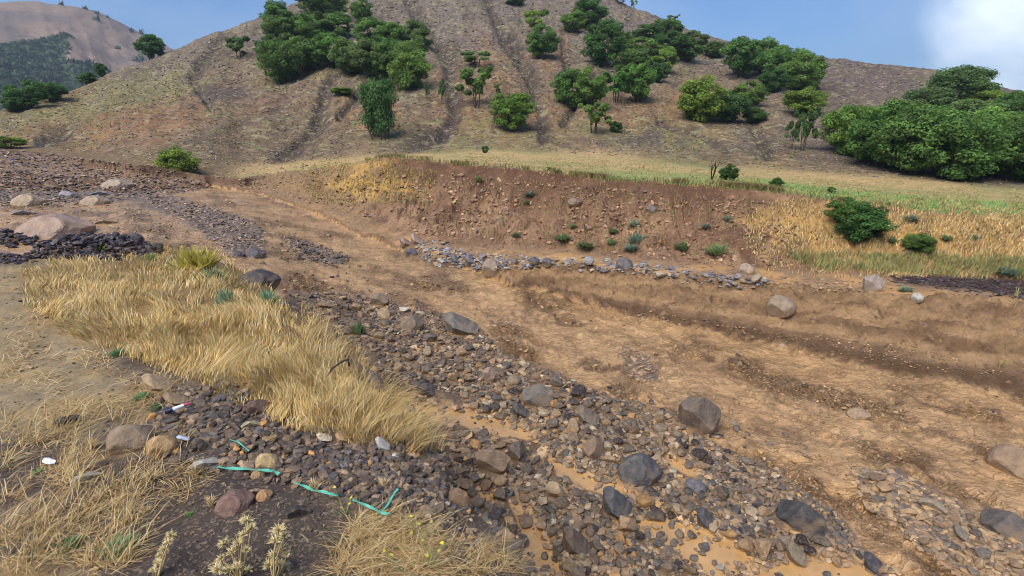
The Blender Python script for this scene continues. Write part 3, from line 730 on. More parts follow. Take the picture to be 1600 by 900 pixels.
# ------------------------------------------------------------------ looking up where a photo point lies on the ground
BW, BH = 800, 450
dep = np.full(BW * BH, 1e9); 
pu, pv_, pd = project(fx, fy, gz)
okp = (fy > .3) & (pu > 0) & (pu < 1600) & (pv_ > 0) & (pv_ < 900) & (pd > .2)
pid = (pv_[okp] / 2).astype(int) * BW + (pu[okp] / 2).astype(int)
np.minimum.at(dep, pid, np.hypot(fx, fy)[okp])
dep = dep.reshape(BH, BW)
for _ in range(2):     # close the gaps between grid points through which hidden land behind would show
    st = [np.roll(np.roll(dep, a_, 0), b_, 1) for a_ in (-1, 0, 1) for b_ in (-1, 0, 1)]
    srt = np.sort(np.stack(st), 0)
    near = srt[1]
    dep = np.where(dep > near * 1.25, near, dep)
def hit(u_, v_, sub=0.0):
    """world point seen at a photo pixel"""
    u_ = np.atleast_1d(np.asarray(u_, float)); v_ = np.atleast_1d(np.asarray(v_, float))
    uc = np.clip(u_, 1, 1598); vc = np.clip(v_, 1, 898)
    r_ = dep[(vc / 2).astype(int), (uc / 2).astype(int)]
    az, sl = pix_dir(u_, v_)
    over = (v_ > 899) | (u_ < 1) | (u_ > 1599)
    if over.any():     # outside the frame: march
        rs = np.exp(np.linspace(math.log(.8), math.log(120), 500))
        for k_ in np.where(over)[0]:
            X = rs * math.sin(az[k_]); Y = rs * math.cos(az[k_])
            zz, _q = base(X, Y)
            w = np.where(zz > CZ + sl[k_] * rs)[0]
            r_[k_] = rs[w[0]] if len(w) else 1e9
    x = r_ * np.sin(az); y = r_ * np.cos(az)
    good = r_ < 1e8
    z = np.zeros_like(x)
    if good.any(): z[good] = surf(x[good], y[good])
    return x, y, z, good
def px2m(u_, v_, x, y, z):
    return (y * CP - (z - CZ) * SP) / F
def in_poly(n, P, sd=None, soft=0):
    P = np.array(P, float); g = sd or rng
    lo, hi = P.min(0), P.max(0)
    out = np.zeros((0, 2))
    while len(out) < n:
        p = lo + (hi - lo) * g.random((n * 2, 2))
        out = np.concatenate([out, p[poly_sd(p[:, 0], p[:, 1], P) > -soft * g.random(n * 2)]])
    return out[:n]

# ------------------------------------------------------------------ rocks
def ico(sub):
    import bmesh
    bm = bmesh.new(); bmesh.ops.create_icosphere(bm, subdivisions=sub, radius=1.0)
    V = np.array([v.co[:] for v in bm.verts]); T = np.array([[v.index for v in f.verts] for f in bm.faces]); bm.free()
    return V, T
ICO = {k_: ico(k_) for k_ in (1, 2, 3, 4, 5)}
def rock_shape(seed, sub, planes=11, dims=(1, .8, .6), rough=.03, lo=.5, hi=.86, rough2=.0):
    g = np.random.default_rng(seed)
    V, T = ICO[sub]; V = V.copy()
    for _ in range(planes):
        n = g.normal(size=3); n /= np.linalg.norm(n)
        d = g.uniform(lo, hi)
        s = V @ n - d
        V = V - np.clip(s, 0, None)[:, None] * n[None]
    if rough:
        off = Vector((seed * 3.1, seed * 1.7, 0))
        dn = np.array([mnoise.fractal(Vector(p) * 1.8 + off, 0.9, 2.1, 4) for p in V])
        V = V * (1 + rough * dn)[:, None]
        if rough2:     # layered cleavage
            lay = np.array([mnoise.noise(Vector((p[0] * .8, p[1] * .8, p[2] * 6)) + off) for p in V])
            V[:, :2] *= (1 + rough2 * lay)[:, None]
    V = V / np.abs(V).max(0) * np.array(dims)
    return V, T
def crisp(me, a):
    me.set_sharp_from_angle(angle=a); return me
STONE_DIMS = {'flat': (1, .8, .34), 'angular': (1, .78, .62), 'blocky': (1, .86, .8), 'long': (1, .48, .42), 'rounded': (1, .85, .7)}
PROTO = {}
for si, (kind_, dm) in enumerate(STONE_DIMS.items()):
    for v0 in range(5):
        rd_ = kind_ == 'rounded'
        V, T = rock_shape(100 + si * 10 + v0, 3, 5 if rd_ else 13, dm, .06 if rd_ else .035, .72 if rd_ else .45, .95 if rd_ else .82)
        PROTO[(kind_, v0)] = crisp(tri_mesh('stone_' + kind_, V, T, None, True, M_stone), .45 if rd_ else .3)
LOW = [rock_shape(400 + k_, 1, 7, (1, random.uniform(.6, .9), random.uniform(.35, .75)), 0)[0] for k_ in range(16)]
LOWT = ICO[1][1]
_bm = None
import bmesh
_bm = bmesh.new(); bmesh.ops.create_icosphere(_bm, subdivisions=1, radius=1.0); _bm.free()
def octa_rock(g):
    p = np.array([[1, 0, 0], [-1, 0, 0], [0, 1, 0], [0, -1, 0], [0, 0, 1], [0, 0, -.6], [.6, .6, .5], [-.6, .5, .5]]) * g.uniform(.7, 1.1, (8, 1))
    return p
def tinyrock(seed):
    g = np.random.default_rng(seed)
    bm = bmesh.new()
    for _ in range(11):
        p = g.normal(size=3); p /= np.linalg.norm(p); p *= np.array([1, .8, .55])
        bm.verts.new(p)
    bmesh.ops.convex_hull(bm, input=bm.verts)
    bmesh.ops.triangulate(bm, faces=bm.faces)
    bm.verts.ensure_lookup_table(); bm.verts.index_update()
    V = np.array([v.co[:] for v in bm.verts]); T = np.array([[v.index for v in f.verts] for f in bm.faces]); bm.free()
    return V, T
TINY = [tinyrock(900 + k_) for k_ in range(14)]

def rand_rot(g, n, tilt=.5):
    """rotation matrices: spin about z, then a tilt"""
    a = g.uniform(0, 2 * math.pi, n); t = g.normal(0, tilt, n); b = g.uniform(0, 2 * math.pi, n)
    ca, sa = np.cos(a), np.sin(a)
    Rz = np.zeros((n, 3, 3)); Rz[:, 0, 0] = ca; Rz[:, 0, 1] = -sa; Rz[:, 1, 0] = sa; Rz[:, 1, 1] = ca; Rz[:, 2, 2] = 1
    kx, ky = np.cos(b), np.sin(b); ct, st = np.cos(t), np.sin(t); C = 1 - ct
    K = np.zeros((n, 3, 3))
    K[:, 0, 0] = ct + kx * kx * C; K[:, 0, 1] = kx * ky * C; K[:, 0, 2] = ky * st
    K[:, 1, 0] = kx * ky * C; K[:, 1, 1] = ct + ky * ky * C; K[:, 1, 2] = -kx * st
    K[:, 2, 0] = -ky * st; K[:, 2, 1] = kx * st; K[:, 2, 2] = ct
    return K @ Rz
PAL = {
    'river': [(lin(130, 112, 92), 5), (lin(156, 128, 98), 4.5), (lin(108, 96, 84), 4), (lin(90, 85, 80), 2.0), (lin(172, 150, 120), 1.6), (lin(182, 140, 90), .8), (lin(66, 58, 56), 1.6), (lin(184, 170, 150), .2)],
    'dark': [(lin(96, 82, 70), 5), (lin(76, 68, 62), 3.4), (lin(134, 110, 86), 3.4), (lin(92, 88, 88), 1.5), (lin(150, 128, 104), .6), (lin(186, 136, 76), .25)],
    'black': [(lin(66, 58, 62), 5), (lin(52, 46, 50), 4), (lin(86, 76, 76), 2)],
    'fan': [(lin(132, 114, 98), 5), (lin(108, 96, 90), 4), (lin(160, 134, 108), 3), (lin(92, 88, 92), 1.6), (lin(184, 160, 130), .7)],
    'bank': [(lin(166, 134, 104), 5), (lin(146, 112, 84), 4), (lin(128, 100, 80), 2), (lin(190, 150, 106), 1.5), (lin(112, 100, 96), 1)],
    'mudded': [(lin(170, 138, 102), 5), (lin(142, 118, 92), 4), (lin(116, 104, 92), 2), (lin(186, 156, 118), 1)],
    'flow': [(lin(158, 126, 90), 4), (lin(128, 100, 72), 4), (lin(106, 84, 62), 3), (lin(182, 148, 108), 3)],
    'pale': [(lin(150, 146, 142), 4), (lin(122, 118, 118), 4), (lin(172, 152, 126), 3), (lin(96, 94, 98), 2)],
    'scree': [(lin(126, 112, 106), 4), (lin(106, 94, 96), 4), (lin(150, 124, 98), 2), (lin(140, 134, 130), 1.4)],
}
def pick(pal, n, g):
    cs = np.array([p[0] for p in PAL[pal]]); w = np.array([p[1] for p in PAL[pal]], float); w /= w.sum()
    k_ = g.choice(len(cs), n, p=w)
    return cs[k_] * g.uniform(.7, 1.25, (n, 1)) * .95
def scatter_rocks(name, label, pts, size, pal, seed, sink=.25, tiny=False, tilt=.45, cat='gravel', flat=1.0):
    """many loose stones as one object; pts are world points"""
    g = np.random.default_rng(seed)
    x, y, z = pts; n = len(x)
    protos = [(t[0], t[1]) for t in TINY] if tiny else [(L_, LOWT) for L_ in LOW]
    which = g.integers(0, len(protos), n)
    R = rand_rot(g, n, tilt); col = pick(pal, n, g)
    Vs, Ts, Cs = [], [], []; off = 0
    for k_, (V, T) in enumerate(protos):
        s = np.where(which == k_)[0]
        if not len(s): continue
        sc = (size[s, None, None] * g.uniform(.8, 1.2, (len(s), 1, 3)))
        P = V[None] * sc; P[:, :, 2] *= flat
        P = np.einsum('nij,nkj->nki', R[s], P)
        P[:, :, 0] += x[s, None]; P[:, :, 1] += y[s, None]; P[:, :, 2] += (z[s] + size[s] * flat * (.5 - sink))[:, None]
        nv = len(V)
        Vs.append(P.reshape(-1, 3)); Ts.append((T[None] + (np.arange(len(s)) * nv)[:, None, None] + off).reshape(-1, 3)); off += len(s) * nv
        Cs.append(np.repeat(col[s], nv, 0))
    me = tri_mesh(name, np.concatenate(Vs), np.concatenate(Ts), np.concatenate(Cs), False, M_gravel)
    return link(name, me, kind='stuff', label=label, category=cat)
def ground_pts(P, n, seed, soft=0, reject=None):
    g = np.random.default_rng(seed)
    p = in_poly(n, P, g, soft)
    if reject is not None: p = p[~reject(p[:, 0], p[:, 1], g)]
    x, y, z, ok = hit(p[:, 0], p[:, 1])
    return (x[ok], y[ok], z[ok]), p[ok]
# ------------------------------------------------------------------ boulders, one by one: u, v of the foot, width, height (photo px), kind, colour, spin, tilt, label
def stone_obj(name, kind_, variant, x, y, z, ax, ay, az_, col, spin, tilt, **props):
    o = link(name, PROTO[(kind_, variant % 5)], **props)
    o.location = (x, y, z); o.scale = (ax, ay, az_)
    o.rotation_euler = (tilt, tilt * .4, spin); o.color = (*[float(min(1, q)) for q in col], 1)
    return o
BLD = {}
for (kind_, seed) in (('slab', 1), ('block', 2), ('wedge', 3), ('round', 4), ('ridge', 5), ('lump', 6)):
    dm = {'slab': (1, .7, .38), 'block': (1, .8, .7), 'wedge': (1, .6, .95), 'round': (1, .85, .8), 'ridge': (1, .45, .45), 'lump': (1, .8, .55)}[kind_]
    rd_ = kind_ in ('round', 'lump')
    V, T = rock_shape(700 + seed, 4, 9 if rd_ else 16, dm, .07, .66 if rd_ else .36, .93 if rd_ else .78, .04 if kind_ in ('slab', 'block', 'ridge') else 0)
    BLD[kind_] = crisp(tri_mesh('boulder_' + kind_, V, T, None, True, M_stone), .3)
BOULDERS = [
 (1092, 690, 66, 66, 'wedge', (104, 86, 72), .2, .15, 'large brown upright slab standing at the edge of the muddy flow'),
 (1242, 826, 88, 42, 'ridge', (66, 64, 66), -.75, .25, 'long black wet boulder at the lower right end of the gravel bar'),
 (1000, 757, 66, 46, 'lump', (84, 86, 90), .1, .1, 'broad blue grey boulder between two puddles on the gravel bar'),
 (958, 810, 58, 46, 'block', (80, 84, 92), .6, .3, 'dark blue boulder with a pale face beside a muddy puddle'),
 (716, 528, 60, 38, 'block', (106, 98, 88), 0, .0, 'squared grey boulder at the top of the gravel bar beside the flow'),
 (645, 518, 38, 26, 'lump', (128, 108, 84), .4, .1, 'tan boulder left of the squared grey boulder'),
 (408, 455, 62, 32, 'lump', (74, 66, 66), .1, .0, 'dark rounded boulder at the corner of the golden grass'),
 (594, 480, 34, 20, 'wedge', (140, 112, 82), .3, .2, 'small tan boulder half sunk in the flow above the gravel bar'),
 (1585, 748, 74, 50, 'round', (150, 116, 80), .3, .0, 'mud coated round boulder in the flow at the right edge'),
 (1562, 838, 84, 40, 'ridge', (96, 86, 80), -.6, .1, 'grey ridged boulder at the head of the lower right gravel streak'),
 (92, 376, 102, 42, 'lump', (166, 126, 98), .1, .0, 'very large reddish tan boulder above the black stone heap'),
 (150, 322, 40, 18, 'lump', (166, 136, 98), .2, .0, 'pale tan flat boulder just right of its twin on the left fan'),
 (48, 326, 46, 22, 'lump', (172, 140, 96), .2, .0, 'pale yellowish flat boulder on the left gravel fan'),
 (40, 338, 34, 10, 'slab', (132, 126, 126), .2, .0, 'thin grey slab in front of the yellowish flat boulder'),
 (104, 307, 20, 12, 'round', (146, 142, 150), .0, .0, 'pale bluish round boulder on the left gravel fan'),
 (160, 307, 30, 8, 'slab', (112, 116, 128), .0, .0, 'thin blue grey slab lying on the left gravel fan'),
 (185, 294, 44, 18, 'lump', (164, 136, 108), .0, .0, 'smooth mud covered boulder near the crest of the gravel fan'),
 (168, 350, 34, 9, 'slab', (158, 128, 92), .0, .0, 'brown slab in the mud behind the very large reddish boulder'),
 (975, 426, 27, 26, 'round', (96, 90, 96), .2, .0, 'dark rounded boulder standing on the stone line of the far terrace'),
 (855, 415, 16, 13, 'round', (92, 86, 92), .2, .0, 'small dark round boulder at the left of the far terrace stone line'),
 (1166, 431, 25, 21, 'round', (166, 136, 104), .5, .0, 'tan round boulder at the right end of the far stone line'),
 (1220, 488, 42, 30, 'round', (146, 120, 92), .2, .0, 'large pale tan round boulder on the lip of the cut terrace'),
 (1364, 463, 31, 32, 'wedge', (150, 130, 114), .2, .1, 'pinkish grey upright boulder standing on the terrace flat'),
 (1433, 470, 17, 14, 'round', (176, 176, 160), .2, .0, 'small pale greenish boulder right of the pinkish upright boulder'),
 (768, 424, 30, 24, 'round', (146, 122, 100), .2, .0, 'tan round boulder at the head of the cut terrace'),
 (735, 420, 26, 18, 'block', (100, 98, 106), .3, .1, 'blue grey block beside the tan round boulder at the terrace head'),
 (712, 410, 24, 18, 'block', (96, 94, 100), .7, .2, 'dark grey block in the stone pile at the terrace head'),
 (650, 386, 26, 22, 'block', (156, 124, 104), .2, .1, 'pinkish tan block in the flow upstream of the terrace'),
 (633, 388, 22, 16, 'block', (150, 116, 96), .9, .1, 'low pink brown block touching the pinkish tan block'),
 (643, 401, 20, 13, 'wedge', (96, 92, 100), .5, .1, 'small dark wedge in the mud below the pinkish tan block'),
 (715, 452, 0, 0, None, None, 0, 0, ''),
 (400, 402, 32, 16, 'lump', (86, 84, 90), .2, .0, 'dark grey flat boulder at the mud edge behind the golden grass'),
 (374, 404, 18, 10, 'lump', (78, 74, 78), .2, .0, 'small black flat boulder left of the dark grey flat one'),
 (211, 385, 26, 20, 'round', (84, 74, 78), .2, .0, 'round dark boulder at the right end of the black stone heap'),
 (247, 394, 16, 12, 'round', (62, 56, 60), .2, .0, 'small black boulder beside the right end of the black heap'),
 (1017, 335, 20, 15, 'round', (112, 92, 86), .2, .0, 'dark brown boulder stuck in the middle of the earth bank'),
 (898, 322, 22, 12, 'lump', (136, 106, 82), .2, .0, 'flat brown boulder stuck in the left half of the earth bank'),
 (206, 708, 64, 46, 'round', (150, 122, 88), .3, .0, 'large smooth brown boulder in the foreground grass'),
 (254, 709, 42, 30, 'round', (196, 146, 72), .6, .0, 'orange rounded boulder touching the large brown boulder'),
 (243, 612, 48, 30, 'block', (188, 148, 96), .4, .2, 'sandy orange block above the dark foreground stones'),
 (272, 636, 38, 22, 'block', (162, 126, 80), .2, .1, 'golden brown block just below the sandy orange block'),
 (370, 800, 58, 30, 'lump', (142, 98, 84), .2, .0, 'red brown slab lying on dark soil below the green strap'),
 (470, 808, 44, 22, 'slab', (66, 58, 58), .2, .0, 'black flat stone slab set in the dark foreground soil'),
 (418, 736, 34, 28, 'round', (206, 166, 84), .4, .0, 'bright yellow rounded boulder beside the end of the green strap'),
 (384, 740, 24, 20, 'block', (206, 168, 122), .3, .1, 'cream and orange block left of the bright yellow boulder'),
 (404, 746, 22, 12, 'lump', (190, 144, 74), .3, .0, 'small ochre stone in front of the bright yellow boulder'),
 (414, 780, 26, 16, 'lump', (206, 142, 62), .3, .0, 'flat bright orange boulder just above the red brown slab'),
 (398, 772, 28, 12, 'slab', (186, 148, 110), .5, .1, 'thin tan slab touching the flat bright orange boulder'),
 (325, 728, 52, 18, 'slab', (172, 168, 152), .2, .1, 'pale whitish slab beside the left end of the green strap'),
 (596, 706, 26, 24, 'block', (184, 182, 182), .2, .1, 'pale white block at the foot of the drooping grass'),
 (505, 692, 26, 15, 'block', (214, 190, 148), .1, .0, 'cream block at the lower edge of the golden grass'),
 (533, 692, 22, 16, 'block', (206, 148, 82), .5, .0, 'orange block right of the cream block below the grass'),
 (404, 648, 36, 24, 'wedge', (116, 84, 70), .5, .2, 'dark red brown wedge among foreground dark stones'),
 (395, 668, 34, 16, 'slab', (166, 158, 108), .2, .1, 'yellow green slab lying below the dark red brown wedge'),
 (112, 663, 46, 18, 'slab', (48, 46, 54), .1, .0, 'black flat boulder among the straw at the left'),
 (137, 750, 44, 14, 'slab', (172, 166, 138), .3, .0, 'pale flat stone in the straw below the plastic scrap'),
 (30, 838, 0, 0, None, None, 0, 0, ''),
 (686, 700, 44, 118, 'tall', (98, 92, 88), .1, .0, 'tall grey slab set along the edge of the embankment'),
 (570, 590, 50, 60, 'tall', (110, 96, 84), .0, .0, 'weathered grey slab in the embankment edge above the drooping grass'),
 (835, 636, 60, 34, 'ridge', (112, 102, 92), -.5, .2, 'long grey brown boulder in the middle of the gravel bar'),
 (810, 655, 30, 26, 'block', (84, 80, 80), .5, .1, 'dark block just below the long grey brown boulder'),
 (668, 627, 28, 28, 'wedge', (88, 84, 88), .5, .3, 'dark leaning stone at the upper end of the first puddle'),
 (765, 602, 22, 28, 'wedge', (164, 132, 108), .2, .2, 'pinkish tan upright slab in the upper gravel bar'),
 (915, 665, 40, 30, 'block', (118, 102, 86), .3, .1, 'brown cracked block beside the lower gravel bar crest'),
 (770, 742, 60, 34, 'wedge', (146, 114, 80), -.3, .2, 'pointed tan boulder between the first and second puddles'),
 (895, 870, 50, 46, 'block', (112, 94, 80), .8, .2, 'dark brown block rising beside the bottom puddle'),
 (925, 720, 44, 34, 'ridge', (140, 108, 80), .7, .1, 'long reddish boulder above the second puddle'),
 (1100, 822, 36, 30, 'block', (74, 78, 86), .5, .2, 'dark striped block standing in the third puddle'),
 (1086, 770, 32, 20, 'round', (96, 100, 112), .2, .0, 'smooth blue grey oval stone on the lower gravel bar'),
 (1240, 880, 36, 32, 'block', (132, 116, 90), .3, .1, 'olive brown block in the mud below the long black boulder'),
 (1362, 893, 38, 26, 'block', (66, 68, 80), .3, .1, 'black wet block at the bottom of the picture in the mud'),
 (1460, 800, 44, 20, 'slab', (150, 134, 106), .1, .1, 'pale wedge slab in the lower right gravel streak'),
 (1498, 845, 26, 22, 'block', (128, 116, 98), .5, .1, 'upright olive block in the lower right gravel streak'),
 (1342, 655, 34, 16, 'lump', (170, 134, 94), .1, .0, 'smooth mud coated stone breaking the flow on the right'),
 (655, 900, 0, 0, None, None, 0, 0, ''),
 (712, 795, 40, 34, 'ridge', (144, 108, 74), -.8, .2, 'rusty elongated stone at the embankment foot'),
 (692, 775, 0, 0, None, None, 0, 0, ''),
]
BLD['tall'] = tri_mesh('boulder_tall', *rock_shape(777, 4, 12, (1, .5, 1), .09, .55, .85, .06), None, True, M_stone)
occ = []     # photo-space discs already taken, so that loose stones do not run through the boulders
bi = 0
for (bu, bv, bw, bh, bk_, col, spin, tilt, lab) in BOULDERS:
    if not bk_: continue
    x, y, z, ok = hit(bu, bv - .22 * bh)
    if not ok[0]: continue
    m = px2m(0, 0, x[0], y[0], z[0])
    hw = .5 * bw * m; hh = .5 * bh * m
    o = link('boulder', BLD[bk_], kind='thing', label=lab, category='boulder')
    dm = {'slab': .38, 'block': .7, 'wedge': .95, 'round': .8, 'ridge': .45, 'lump': .55, 'tall': 1}[bk_]
    el = math.atan2(CZ - z[0], math.hypot(x[0], y[0]))
    vh = hh * 1.25 / max(.75, math.cos(el))
    if bk_ == 'tall': vh = hh * 1.0
    az0 = math.atan2(x[0], y[0])
    o.scale = (hw * 1.06, hw * 1.0 if bk_ != 'tall' else hw * .9, vh / dm)
    if bk_ == 'tall':
        x[0], y[0], z[0] = [float(q[0]) for q in hit(bu, bv)[:3]]
        o.scale = (hw, hw * 1.5, hh * 1.5); o.location = (x[0], y[0], z[0] - hh * .35); tilt = -.7
    else:
        o.location = (x[0], y[0], z[0] + vh * .22)
    o.rotation_euler = (tilt, tilt * .5, -az0 + spin * (.6 if bk_ in ('ridge',) else .35))
    cb = lin(*col); cb = cb * .6 + cb.mean() * .4 * np.array([1.14, 1, .84]); o.color = (*(cb * 1.1), 1)
    occ.append((bu, bv - bh * .45, max(bw, bh) * .5))
    bi += 1

# ------------------------------------------------------------------ 300 single stones
def cname(col):
    r_, g_, b_ = col; s_ = r_ + g_ + b_
    l_ = s_ / 3
    warm = (r_ - b_) / max(l_, 1e-4)
    if l_ < .055: return 'black'
    if l_ > .33: return 'pale'
    if warm > 1.05: return 'orange' if l_ > .16 else 'rusty'
    if warm > .55: return 'tan' if l_ > .15 else 'brown'
    if warm < .05: return 'slate blue' if l_ < .2 else 'light grey'
    return 'grey' if l_ > .1 else 'dark grey'
MARKS = [(1092, 660, 'the brown upright slab', 0), (1242, 805, 'the long black boulder', 0), (1000, 735, 'the broad blue grey boulder', 0), (958, 790, 'the dark blue boulder', 0),
         (716, 510, 'the squared grey boulder', 0), (835, 620, 'the long grey brown boulder', 0), (770, 728, 'the pointed tan boulder', 0), (895, 850, 'the dark brown block', 0),
         (668, 615, 'the dark leaning stone', 0), (925, 705, 'the long reddish boulder', 0), (1100, 805, 'the dark striped block', 0), (1240, 865, 'the olive brown block', 0),
         (975, 415, 'the dark rounded terrace boulder', 1), (1166, 420, 'the tan round terrace boulder', 1), (768, 412, 'the tan terrace head boulder', 1), (1364, 445, 'the pinkish upright boulder', 1),
         (206, 690, 'the large brown foreground boulder', 2), (418, 722, 'the bright yellow boulder', 2), (596, 695, 'the pale white block', 2), (404, 636, 'the dark red wedge', 2), (505, 685, 'the cream block', 2),
         (712, 785, 'the rusty elongated stone', 0), (1562, 820, 'the grey ridged boulder', 3), (1460, 792, 'the pale wedge slab', 3), (1086, 762, 'the blue grey oval stone', 0), (592, 472, 'the half sunk tan boulder', 0), (915, 650, 'the brown cracked block', 0)]
ZONES = [  # outline, count, smallest px, largest px, palette, zone phrase, mark set
 ([(470, 462), (560, 462), (700, 500), (780, 560), (740, 610), (640, 610), (560, 560)], 54, 13, 23, 'river', 'upper gravel bar', 0),
 ([(640, 600), (800, 570), (900, 610), (1040, 660), (1130, 720), (1060, 740), (960, 730), (860, 680), (720, 640)], 76, 15, 27, 'river', 'middle gravel bar', 0),
 ([(700, 650), (800, 700), (960, 780), (1180, 760), (1330, 880), (1400, 898), (900, 898), (830, 860), (720, 780)], 96, 18, 37, 'river', 'lower gravel bar', 0),
 ([(690, 392), (800, 405), (950, 410), (1080, 424), (1200, 440), (1180, 448), (1080, 438), (950, 420), (850, 412), (760, 415)], 26, 12, 22, 'pale', 'far terrace', 1),
 ([(270, 640), (380, 610), (450, 660), (560, 690), (690, 720), (700, 780), (600, 800), (450, 750), (260, 690)], 40, 14, 25, 'dark', 'embankment', 2),
 ([(1330, 740), (1400, 745), (1500, 800), (1598, 850), (1598, 896), (1500, 896), (1420, 840), (1370, 790)], 30, 15, 30, 'mudded', 'lower right streak', 3),
]
stones = []
for zi, (P, cnt, lo_, hi_, pal, zone, ms) in enumerate(ZONES):
    g = np.random.default_rng(500 + zi); got = 0; tries = 0
    while got < cnt and tries < 6000:
        tries += 1
        p = in_poly(1, P, g)[0]
        sc_ = min(1.0, .72 + .35 * (p[1] - 450) / 450) if ms == 0 else 1
        sz = (lo_ + (hi_ - lo_) * g.random() ** 2.6) * (1 if ms != 0 else .9 + .25 * sc_)
        if any((p[0] - a) ** 2 + ((p[1] - b) * 1.25) ** 2 < (.78 * (sz * .5 + rr_)) ** 2 for a, b, rr_ in occ): continue
        if any(poly_sd(np.array([p[0]]), np.array([p[1]]), Q)[0] > 2 for Q in POOLS) and g.random() < .9: continue
        x, y, z, ok = hit(p[0], p[1])
        if not ok[0]: continue
        occ.append((p[0], p[1], sz * .5)); got += 1
        col = pick(pal, 1, g)[0]
        kind_ = g.choice(['angular', 'blocky', 'flat', 'long', 'rounded'], p=[.34, .24, .2, .1, .12])
        stones.append(dict(u=p[0], v=p[1], s=sz, x=x[0], y=y[0], z=z[0], col=col, kind=str(kind_), zone=zone, ms=ms, var=int(g.integers(5)), spin=g.uniform(0, 6.28), tilt=g.normal(0, .3)))
SH = {'angular': 'angular', 'blocky': 'blocky', 'flat': 'flat', 'long': 'elongated', 'rounded': 'rounded'}
from collections import defaultdict
fam = defaultdict(list)
used_l = set()
for s_ in stones:
    ms = [m_ for m_ in MARKS if m_[3] == s_['ms']]
    mk = min(ms, key=lambda m_: (m_[0] - s_['u']) ** 2 + (m_[1] - s_['v']) ** 2)
    du, dv_ = s_['u'] - mk[0], s_['v'] - mk[1]
    side = ('right of' if du > 0 else 'left of') if abs(du) > abs(dv_) * 1.1 else ('below' if dv_ > 0 else 'above')
    s_['key'] = (cname(s_['col']), SH[s_['kind']], side, mk[2]); s_['d'] = math.hypot(du, dv_)
    fam[s_['key']].append(s_)
ORD = ['', 'second nearest', 'third nearest', 'fourth nearest', 'fifth nearest', 'sixth nearest', 'seventh nearest', 'eighth nearest', 'ninth nearest', 'tenth nearest', 'eleventh nearest', 'twelfth nearest']
for key, L_ in fam.items():
    L_.sort(key=lambda q: q['d'])
    for k_, s_ in enumerate(L_):
        pre = '' if len(L_) == 1 else ('nearest ' if k_ == 0 else ORD[min(k_, 11)] + ' ')
        s_['label'] = f"{pre}{key[0]} {key[1]} stone {key[2]} {key[3]}"
for s_ in stones:
    m = px2m(0, 0, s_['x'], s_['y'], s_['z'])
    a = .5 * s_['s'] * m
    dz_ = STONE_DIMS[s_['kind']][2]
    stone_obj('stone', s_['kind'], s_['var'], s_['x'], s_['y'], s_['z'] + a * dz_ * .55, a, a, a, s_['col'] * 1.05, s_['spin'], s_['tilt'],
              label=s_['label'], category='stone', group='loose stones on the ' + s_['zone'], kind='thing')

# ------------------------------------------------------------------ masses of smaller stones
occA = np.array(occ)
def rej_occ(uu, vv, k_=.75):
    bad = np.zeros(len(uu), bool)
    for a, b, rr_ in occA: bad |= (uu - a) ** 2 + ((vv - b) * 1.2) ** 2 < (rr_ * k_) ** 2
    return bad
def rej_bar(uu, vv, g):
    bad = rej_occ(uu, vv)
    for P in POOLS: bad |= (poly_sd(uu, vv, P) > -5 + 4 * g.normal(size=len(uu))) & (g.random(len(uu)) < .965)
    return bad
def sizes(pts, lo_, hi_, seed, p=2.2):
    g = np.random.default_rng(seed)
    x, y, z = pts
    return .5 * (lo_ + (hi_ - lo_) * g.random(len(x)) ** p) * px2m(0, 0, x, y, z)
BARV = [(450, 458), (520, 459), (590, 465), (640, 485), (690, 493), (742, 508), (790, 556), (860, 584), (950, 622), (1050, 650), (1140, 706), (1230, 752), (1300, 800), (1350, 860), (1400, 899),
        (840, 899), (760, 800), (700, 700), (640, 630), (560, 560), (480, 490)]
pts, pp = ground_pts(BARV, 6600, 11, 0, rej_bar)
sz = sizes(pts, 6, 19, 12, 1.8) * (.62 + .5 * np.clip((pp[:, 1] - 450) / 450, 0, 1))
scatter_rocks('bar_stones', 'packed wet grey and tan stones covering the gravel bar', pts, sz, 'river', 13, .3)
pts, pp = ground_pts(BARV, 12000, 14, 6, rej_bar)
scatter_rocks('bar_gravel', 'fine gravel filling gaps between stones of the bar', pts, sizes(pts, 3, 8, 15), 'river', 16, .3, True)
# a rim of partly drowned stones round the puddles
prs = []
for k_, P in enumerate(POOLS):
    pc = np.array(P); g = np.random.default_rng(60 + k_)
    for a, b in zip(pc, np.roll(pc, -1, 0)):
        n = int(np.hypot(*(b - a)) / 5); t = g.random(n)[:, None]
        prs.append(a + (b - a) * t + g.normal(0, 4, (n, 2)))
prs = np.concatenate(prs); prs = prs[(prs[:, 1] < 898)]
x, y, z, ok = hit(prs[:, 0], prs[:, 1])
pts = (x[ok], y[ok], z[ok]); scatter_rocks('puddle_edge_stones', 'muddy stones poking out round the puddle edges', pts, sizes(pts, 8, 22, 61, 2), 'mudded', 62, .45)
# left fan
pts, pp = ground_pts([(0, 234), (150, 252), (250, 268), (335, 290), (300, 298), (240, 302), (160, 316), (60, 318), (0, 320)], 4200, 21, 2)
scatter_rocks('fan_gravel', 'grey brown slaty gravel spread over the left fan', pts, sizes(pts, 3.5, 10, 22), 'fan', 23, .35, True, .3, flat=.6)
pts, pp = ground_pts([(225, 300), (310, 318), (370, 338), (412, 358), (410, 402), (360, 402), (300, 345), (240, 322)], 1300, 24, 3)
scatter_rocks('channel_gravel', 'dark gravel ribbon running down the left channel', pts, sizes(pts, 4, 11, 25), 'fan', 26, .35, True, .3, flat=.7)
pts, pp = ground_pts([(0, 320), (160, 318), (300, 345), (360, 400), (240, 380), (100, 340), (0, 350)], 700, 27)
scatter_rocks('mud_flat_gravel', 'scattered gravel half buried in the left mud flat', pts, sizes(pts, 3, 10, 28, 3), 'mudded', 29, .5, True, .3, flat=.6)
